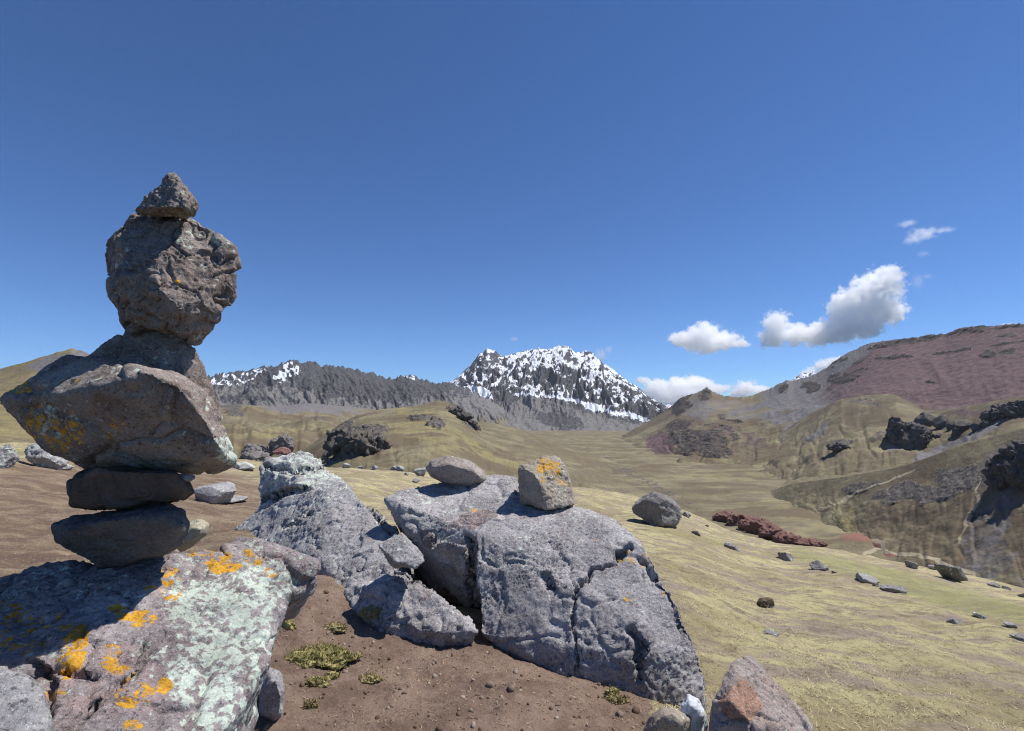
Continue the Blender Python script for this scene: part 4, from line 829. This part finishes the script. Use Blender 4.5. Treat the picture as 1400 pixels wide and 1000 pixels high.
crag('earth_bank', 'eroded dark red earth bank at the foot of the grass slope', [(994, 714, 30, 11), (1010, 718, 38, 13), (1028, 724, 38, 15), (1044, 730, 38, 17), (1062, 737, 40, 16), (1080, 742, 36, 11), (1100, 746, 36, 9), (1118, 748, 30, 7)], rock_mat('red_earth', (0.16, 0.086, 0.072), (0.235, 0.125, 0.105), k=0.12, light=(0.23, 0.15, 0.13), dark=(0.06, 0.042, 0.036), speck=0.3, lich=(0.2, 0.15, 0.12)), 308, cat='earth bank', r=0.10, planes=10, sink=0.6)

# ------------------------------------------------------------------ grass, straw and grit too fine to count
def blades(name, label, cat, P, hgt, wid, mat, lean=0.8, tone=None, kind='stuff'):
    n = len(P); rng = np.random.default_rng(5)
    a = rng.uniform(0, 2 * math.pi, n); d = np.stack([np.cos(a), np.sin(a), np.zeros(n)], -1)
    la = rng.uniform(0, 2 * math.pi, n); l = np.stack([np.cos(la), np.sin(la), np.zeros(n)], -1) * (lean * hgt * rng.uniform(0.2, 1.2, n))[:, None]
    V = np.stack([P - d * wid[:, None], P + d * wid[:, None], P + l + np.array([0, 0, 1.0]) * hgt[:, None]], 1).reshape(-1, 3)
    Fc = np.arange(3 * n).reshape(-1, 3)
    t = rng.uniform(0, 1, n) if tone is None else tone
    o = mesh_obj(name, V, Fc, mat, {'tone': np.repeat(t, 3)}, smooth=False)
    return tag(o, label, cat, None, kind)
def blade_mat(name, a, b):
    m = NT(name); m.bs.inputs['Roughness'].default_value = 0.75
    return m.done(m.mix(m.attr('tone'), a, b))
rng = np.random.default_rng(11)
N = 150000
az = rng.uniform(-0.9, 0.95, N); rr = 2.0 * np.exp(rng.uniform(0, 1, N) ** 0.9 * math.log(9))
X, Y = np.sin(az) * rr, np.cos(az) * rr
P = np.stack([X, Y, ground_z(X, Y)], -1)
px, py, dep = project(P)
sw = region_w(px, py, SOIL, (0, 0)); dw = region_w(px, py, DRY, (0, 0)); cl = fbm(P * np.array([1.1, 2.0, 0]), 4, 0.6, 77)
keep = (sw < 0.3) & (rng.uniform(size=N) < np.where(dw > 0.4, 0.25, np.clip(0.6 + 1.1 * cl, 0.12, 1)))
P = P[keep]; n = len(P); dw = dw[keep]; cl = cl[keep]
blades('grass', 'short cropped straw-coloured grass over the slope', 'grass', P, rng.uniform(0.006, 0.018, n), rng.uniform(0.0015, 0.004, n), blade_mat('straw', (0.30, 0.24, 0.13), (0.58, 0.51, 0.29)), 2.4,
       np.clip(rng.uniform(0, 1, n) * 0.7 + 0.3 + 0.5 * cl - 0.3 * dw, 0, 1))
# straws and grit on the trodden earth
N = 22000
az = rng.uniform(-0.75, 0.45, N); rr = rng.uniform(1.5, 4.2, N); X, Y = np.sin(az) * rr, np.cos(az) * rr
P = np.stack([X, Y, ground_z(X, Y) + 0.001], -1); px, py, dep = project(P)
keep = (region_w(px, py, SOIL, (0, 0)) > 0.4) & (rng.uniform(size=N) < np.clip(0.5 + 1.2 * fbm(P * 3, 3, 0.6, 78), 0.05, 1)); P = P[keep]; n = len(P)
blades('straw_litter', 'dry straw litter scattered on the trodden earth', 'straw', P, rng.uniform(0.002, 0.012, n), rng.uniform(0.0012, 0.003, n), blade_mat('litter', (0.15, 0.105, 0.065), (0.42, 0.34, 0.22)), 3.0)
N = 5200
az = rng.uniform(-0.75, 0.45, N); rr = rng.uniform(1.5, 4.2, N); X, Y = np.sin(az) * rr, np.cos(az) * rr
P = np.stack([X, Y, ground_z(X, Y)], -1); px, py, dep = project(P); P = P[region_w(px, py, SOIL, (0, 0)) > 0.4]; n = len(P)
Vo, Fo = ICO[2]
sz = 0.0026 * np.exp(rng.normal(0, 0.75, n))
V = (Vo[None] * rng.uniform(0.6, 1.4, (n, 1, 3)) * sz[:, None, None] * rng.uniform(0.8, 1.2, (n, len(Vo), 1)) + P[:, None]).reshape(-1, 3)
Fc = (Fo[None] + (np.arange(n) * len(Vo))[:, None, None]).reshape(-1, 3)
tag(mesh_obj('gravel', V, Fc, blade_mat('grit', (0.10, 0.065, 0.045), (0.36, 0.3, 0.24)), {'tone': np.repeat(rng.uniform(0, 1, n) ** 2.2, len(Vo))}), 'fine crumbs of earth and grit on the trodden ground', 'gravel', None, 'stuff')

# ---- moss cushions and grass tufts round the rocks
def cushion(name, label, px, py, wpx, hpx, cols, seed, nb=260, cat='moss', blade=0.02, group=None):
    P, _ = cast(px, py)
    if P is None: return
    dep = project(P[None])[2][0]; rg = np.random.default_rng(seed)
    w_, h_ = wpx * dep / F / 2, hpx * dep / F * 0.42
    V, Fc = ICO[5]; V = V.copy(); V[:, 2] *= 1.0
    V = V * (1 + 0.45 * fbm(V * 2.2 + seed, 3, 0.5, seed)[:, None] + 0.07 * (ridged(V * 9 + seed, 4, 0.7, seed + 1))[:, None])
    V = V * np.array([w_, w_ * 0.6, h_]); V[:, 2] = np.maximum(V[:, 2], -h_ * 0.3)
    V += P + np.array([0, w_ * 0.3, 0])
    i = rg.integers(0, len(V), nb); B = V[i]
    d = rg.normal(size=(nb, 3)); d[:, 2] = np.abs(d[:, 2]) + 0.6; d /= np.linalg.norm(d, axis=1, keepdims=True)
    t = rg.normal(size=(nb, 3)) * 0.0022; L = blade * rg.uniform(0.5, 1.4, nb)[:, None]
    V2 = np.stack([B - t, B + t, B + d * L], 1).reshape(-1, 3)
    Vall = np.concatenate([V, V2]); Fall = np.concatenate([Fc, len(V) + np.arange(3 * nb).reshape(-1, 3)])
    tone = np.concatenate([np.clip(0.4 + 1.2 * fbm(V * 26, 3, 0.6, seed), 0, 1), np.repeat(rg.uniform(0.2, 1, nb), 3)])
    m = bpy.data.materials.get(cols) ; o = mesh_obj(name, Vall, Fall, m, {'tone': tone}, origin=P)
    return tag(o, label, cat, group)
blade_mat('moss_green', (0.14, 0.125, 0.045), (0.40, 0.35, 0.15)); blade_mat('moss_straw', (0.17, 0.135, 0.06), (0.36, 0.31, 0.15)); blade_mat('moss_brown', (0.05, 0.033, 0.018), (0.14, 0.095, 0.05))
cushion('moss_cushion', 'long green moss cushion with dry grass on the earth beside the lichened boulder', 430, 908, 92, 26, 'moss_green', 401, 5000, blade=0.022)
cushion('moss_cushion', 'small lumpy yellow-green moss clinging to the lichened boulder\'s right edge', 392, 858, 18, 30, 'moss_green', 402, 200, blade=0.012)
cushion('grass_tuft', 'pale straw tuft on earth below the brown mound', 456, 862, 30, 14, 'moss_straw', 403, 500, cat='grass tuft')
cushion('grass_tuft', 'straw and green tuft against the foot of the low rock wedge', 508, 842, 30, 18, 'moss_straw', 404, 600, cat='grass tuft')
cushion('moss_cushion', 'round yellow moss cushion below the long green one', 432, 938, 30, 18, 'moss_green', 405, 400, blade=0.014)
cushion('moss_cushion', 'little yellow moss knob touching the round cushion', 453, 928, 17, 15, 'moss_green', 406, 200, blade=0.012)
cushion('grass_tuft', 'low flat straw tuft on open earth right of the moss cushions', 505, 932, 28, 10, 'moss_straw', 407, 400, cat='grass tuft')
cushion('grass_tuft', 'straw tuft on a clod low by the boulder\'s dark flank', 424, 968, 18, 14, 'moss_straw', 408, 260, cat='grass tuft')
cushion('moss_cushion', 'brown dead moss filling the gap between low wedge and big boulder', 620, 822, 44, 32, 'moss_brown', 409, 900, blade=0.018)
cushion('grass_tuft', 'dry tuft growing where the big boulder meets the earth', 842, 960, 30, 10, 'moss_straw', 410, 500, cat='grass tuft')
cushion('moss_cushion', 'grey-green moss tucked in the big boulder\'s foot', 838, 948, 18, 10, 'moss_green', 411, 200, blade=0.012)

# ------------------------------------------------------------------ clouds: real volumes 7 km off, beyond the mountains
def cloud(label, blobs, dist, dens, seed, amp=0.85, soft=0.55, group='small fair-weather clouds'):
    C = np.array([U(x, y, dist) for x, y, *_ in blobs]); Rr = np.array([b[2] * dist / F for b in blobs]); SY = np.array([b[3] if len(b) > 3 else 1.0 for b in blobs])
    o0 = C.mean(0); unit = float(Rr.max())
    bm = bmesh.new(); Vs, _ = ICO[2]
    for c, r_, sy in zip(C, Rr, SY):
        for v in Vs: bm.verts.new((c - o0 + v * np.array([1, 1, sy]) * r_ * 1.45) / unit)
    bmesh.ops.convex_hull(bm, input=bm.verts); bmesh.ops.delete(bm, geom=[v for v in bm.verts if not v.link_faces], context='VERTS')
    me = bpy.data.meshes.new('cloud'); bm.to_mesh(me); bm.free()
    o = bpy.data.objects.new('cloud', me); COL.objects.link(o); o.location = o0; o.scale = (unit,) * 3
    m = bpy.data.materials.new('cloud_vapour'); m.use_nodes = True; t = m.node_tree; t.nodes.clear()
    out = t.nodes.new('ShaderNodeOutputMaterial'); vol = t.nodes.new('ShaderNodeVolumePrincipled'); t.links.new(vol.outputs[0], out.inputs['Volume'])
    vol.inputs['Color'].default_value = (1, 1, 1, 1); vol.inputs['Anisotropy'].default_value = 0.45
    tc = t.nodes.new('ShaderNodeTexCoord').outputs['Object']
    def mth(op, a, b=0.0, c=0.0):
        n = t.nodes.new('ShaderNodeMath'); n.operation = op
        for k, v in enumerate((a, b, c)):
            if isinstance(v, bpy.types.NodeSocket): t.links.new(v, n.inputs[k])
            else: n.inputs[k].default_value = v
        return n.outputs[0]
    best = None
    for c, r_, sy in zip(C, Rr, SY):
        mp = t.nodes.new('ShaderNodeMapping'); mp.vector_type = 'TEXTURE'; t.links.new(tc, mp.inputs[0])
        mp.inputs['Location'].default_value = tuple((c - o0) / unit); mp.inputs['Scale'].default_value = (r_ / unit, r_ / unit, r_ / unit * sy)
        ln = t.nodes.new('ShaderNodeVectorMath'); ln.operation = 'LENGTH'; t.links.new(mp.outputs[0], ln.inputs[0])
        best = ln.outputs['Value'] if best is None else mth('SMOOTH_MIN', best, ln.outputs['Value'], 0.25)
    def nz(sc, det, dx):
        n = t.nodes.new('ShaderNodeTexNoise'); n.inputs['Scale'].default_value = sc; n.inputs['Detail'].default_value = det; n.inputs['Roughness'].default_value = 0.62
        ad = t.nodes.new('ShaderNodeVectorMath'); ad.operation = 'ADD'; t.links.new(tc, ad.inputs[0]); ad.inputs[1].default_value = (seed * 3.1 + dx, seed * 1.7, 0)
        t.links.new(ad.outputs[0], n.inputs['Vector']); return n.outputs['Fac']
    d = mth('SUBTRACT', 0.78, best)
    d = mth('ADD', d, mth('MULTIPLY', mth('SUBTRACT', nz(3.4, 8.0, 0), 0.5), 2.7 * amp))
    mr = t.nodes.new('ShaderNodeMapRange'); t.links.new(d, mr.inputs[0]); mr.inputs[1].default_value = 0.0; mr.inputs[2].default_value = 0.35 * soft; mr.inputs[3].default_value = 0; mr.inputs[4].default_value = dens
    t.links.new(mr.outputs[0], vol.inputs['Density'])
    m.cycles.volume_step_rate = 0.35
    me.materials.append(m)
    return tag(o, label, 'cloud', group)
K = 9000.0
cloud('oval white puff of cloud, left of the long rising cloud', [(935, 464, 24, .6), (962, 458, 28, .75), (990, 466, 24, .7), (965, 470, 34, .5), (1012, 470, 14, .5)], K, 0.013, 1)
cloud('long white cloud climbing to a tall puff over the maroon mountain', [(1062, 444, 22, 1), (1058, 462, 24, .7), (1090, 458, 26, .7), (1120, 458, 28, .7), (1150, 448, 30, .9), (1160, 420, 30, 1), (1185, 412, 34, 1.1), (1205, 392, 30, 1), (1220, 376, 18, .9), (1215, 425, 26, .9), (1180, 445, 30, .8)], K, 0.013, 2)
cloud('torn wisp of cloud alone, highest in the sky', [(1240, 306, 14, .5), (1262, 320, 24, .45), (1250, 328, 16, .5), (1292, 315, 14, .4)], K, 0.004, 3, soft=2.0)
cloud('faint shred of cloud trailing off the tall puff', [(1255, 385, 10, 1.6), (1268, 378, 9, .5), (1262, 347, 10, .6)], K, 0.003, 4, soft=3)
cloud('cloud bank piled behind the pointed rocky summit', [(900, 535, 26, .8), (925, 528, 26, .6), (950, 526, 28, .6), (978, 532, 20, .5), (930, 545, 40, .6), (880, 520, 14, .5)], 9500.0, 0.013, 5)
cloud('small low cloud behind the saddle of the maroon mountain', [(1020, 532, 20, .7), (1040, 534, 16, .6), (1010, 538, 16, .6)], 9500.0, 0.013, 6)
cloud('cloud peeping over the saddle beside the tiny white peak', [(1125, 500, 14, .7), (1138, 494, 12, .6), (1150, 492, 12, .6), (1110, 512, 16, .7)], 9500.0, 0.013, 7)
cloud('faint puff hanging beside the snowy summit', [(822, 485, 12, 1), (832, 478, 8, .8)], 9500.0, 0.006, 8, soft=2)
cloud('tiny cloud fleck just above the snowy summit', [(703, 464, 8, .6)], 9500.0, 0.006, 9, soft=2)
cloud('thin cloud edge over the crest of the maroon mountain', [(1378, 446, 12, .5), (1395, 446, 10, .4)], 9500.0, 0.01, 10, soft=2)

# ------------------------------------------------------------------ thin mountain air
bm = bmesh.new(); bmesh.ops.create_cube(bm, size=1.0)
for v in bm.verts: v.co = ((v.co.x) * 14400, 2700 + v.co.y * 9800, 260 + v.co.z * 1040)
me = bpy.data.meshes.new('haze'); bm.to_mesh(me); bm.free()
hz = bpy.data.objects.new('haze', me); COL.objects.link(hz); tag(hz, 'thin bluish mountain air', None, None, 'stuff')
m = bpy.data.materials.new('haze_air'); m.use_nodes = True; m.node_tree.nodes.clear()
ho = m.node_tree.nodes.new('ShaderNodeOutputMaterial'); hv = m.node_tree.nodes.new('ShaderNodeVolumePrincipled')
hv.inputs['Color'].default_value = (0.80, 0.88, 1.0, 1); hv.inputs['Density'].default_value = 2.2e-5; hv.inputs['Anisotropy'].default_value = 0.1
m.node_tree.links.new(hv.outputs[0], ho.inputs['Volume']); me.materials.append(m)
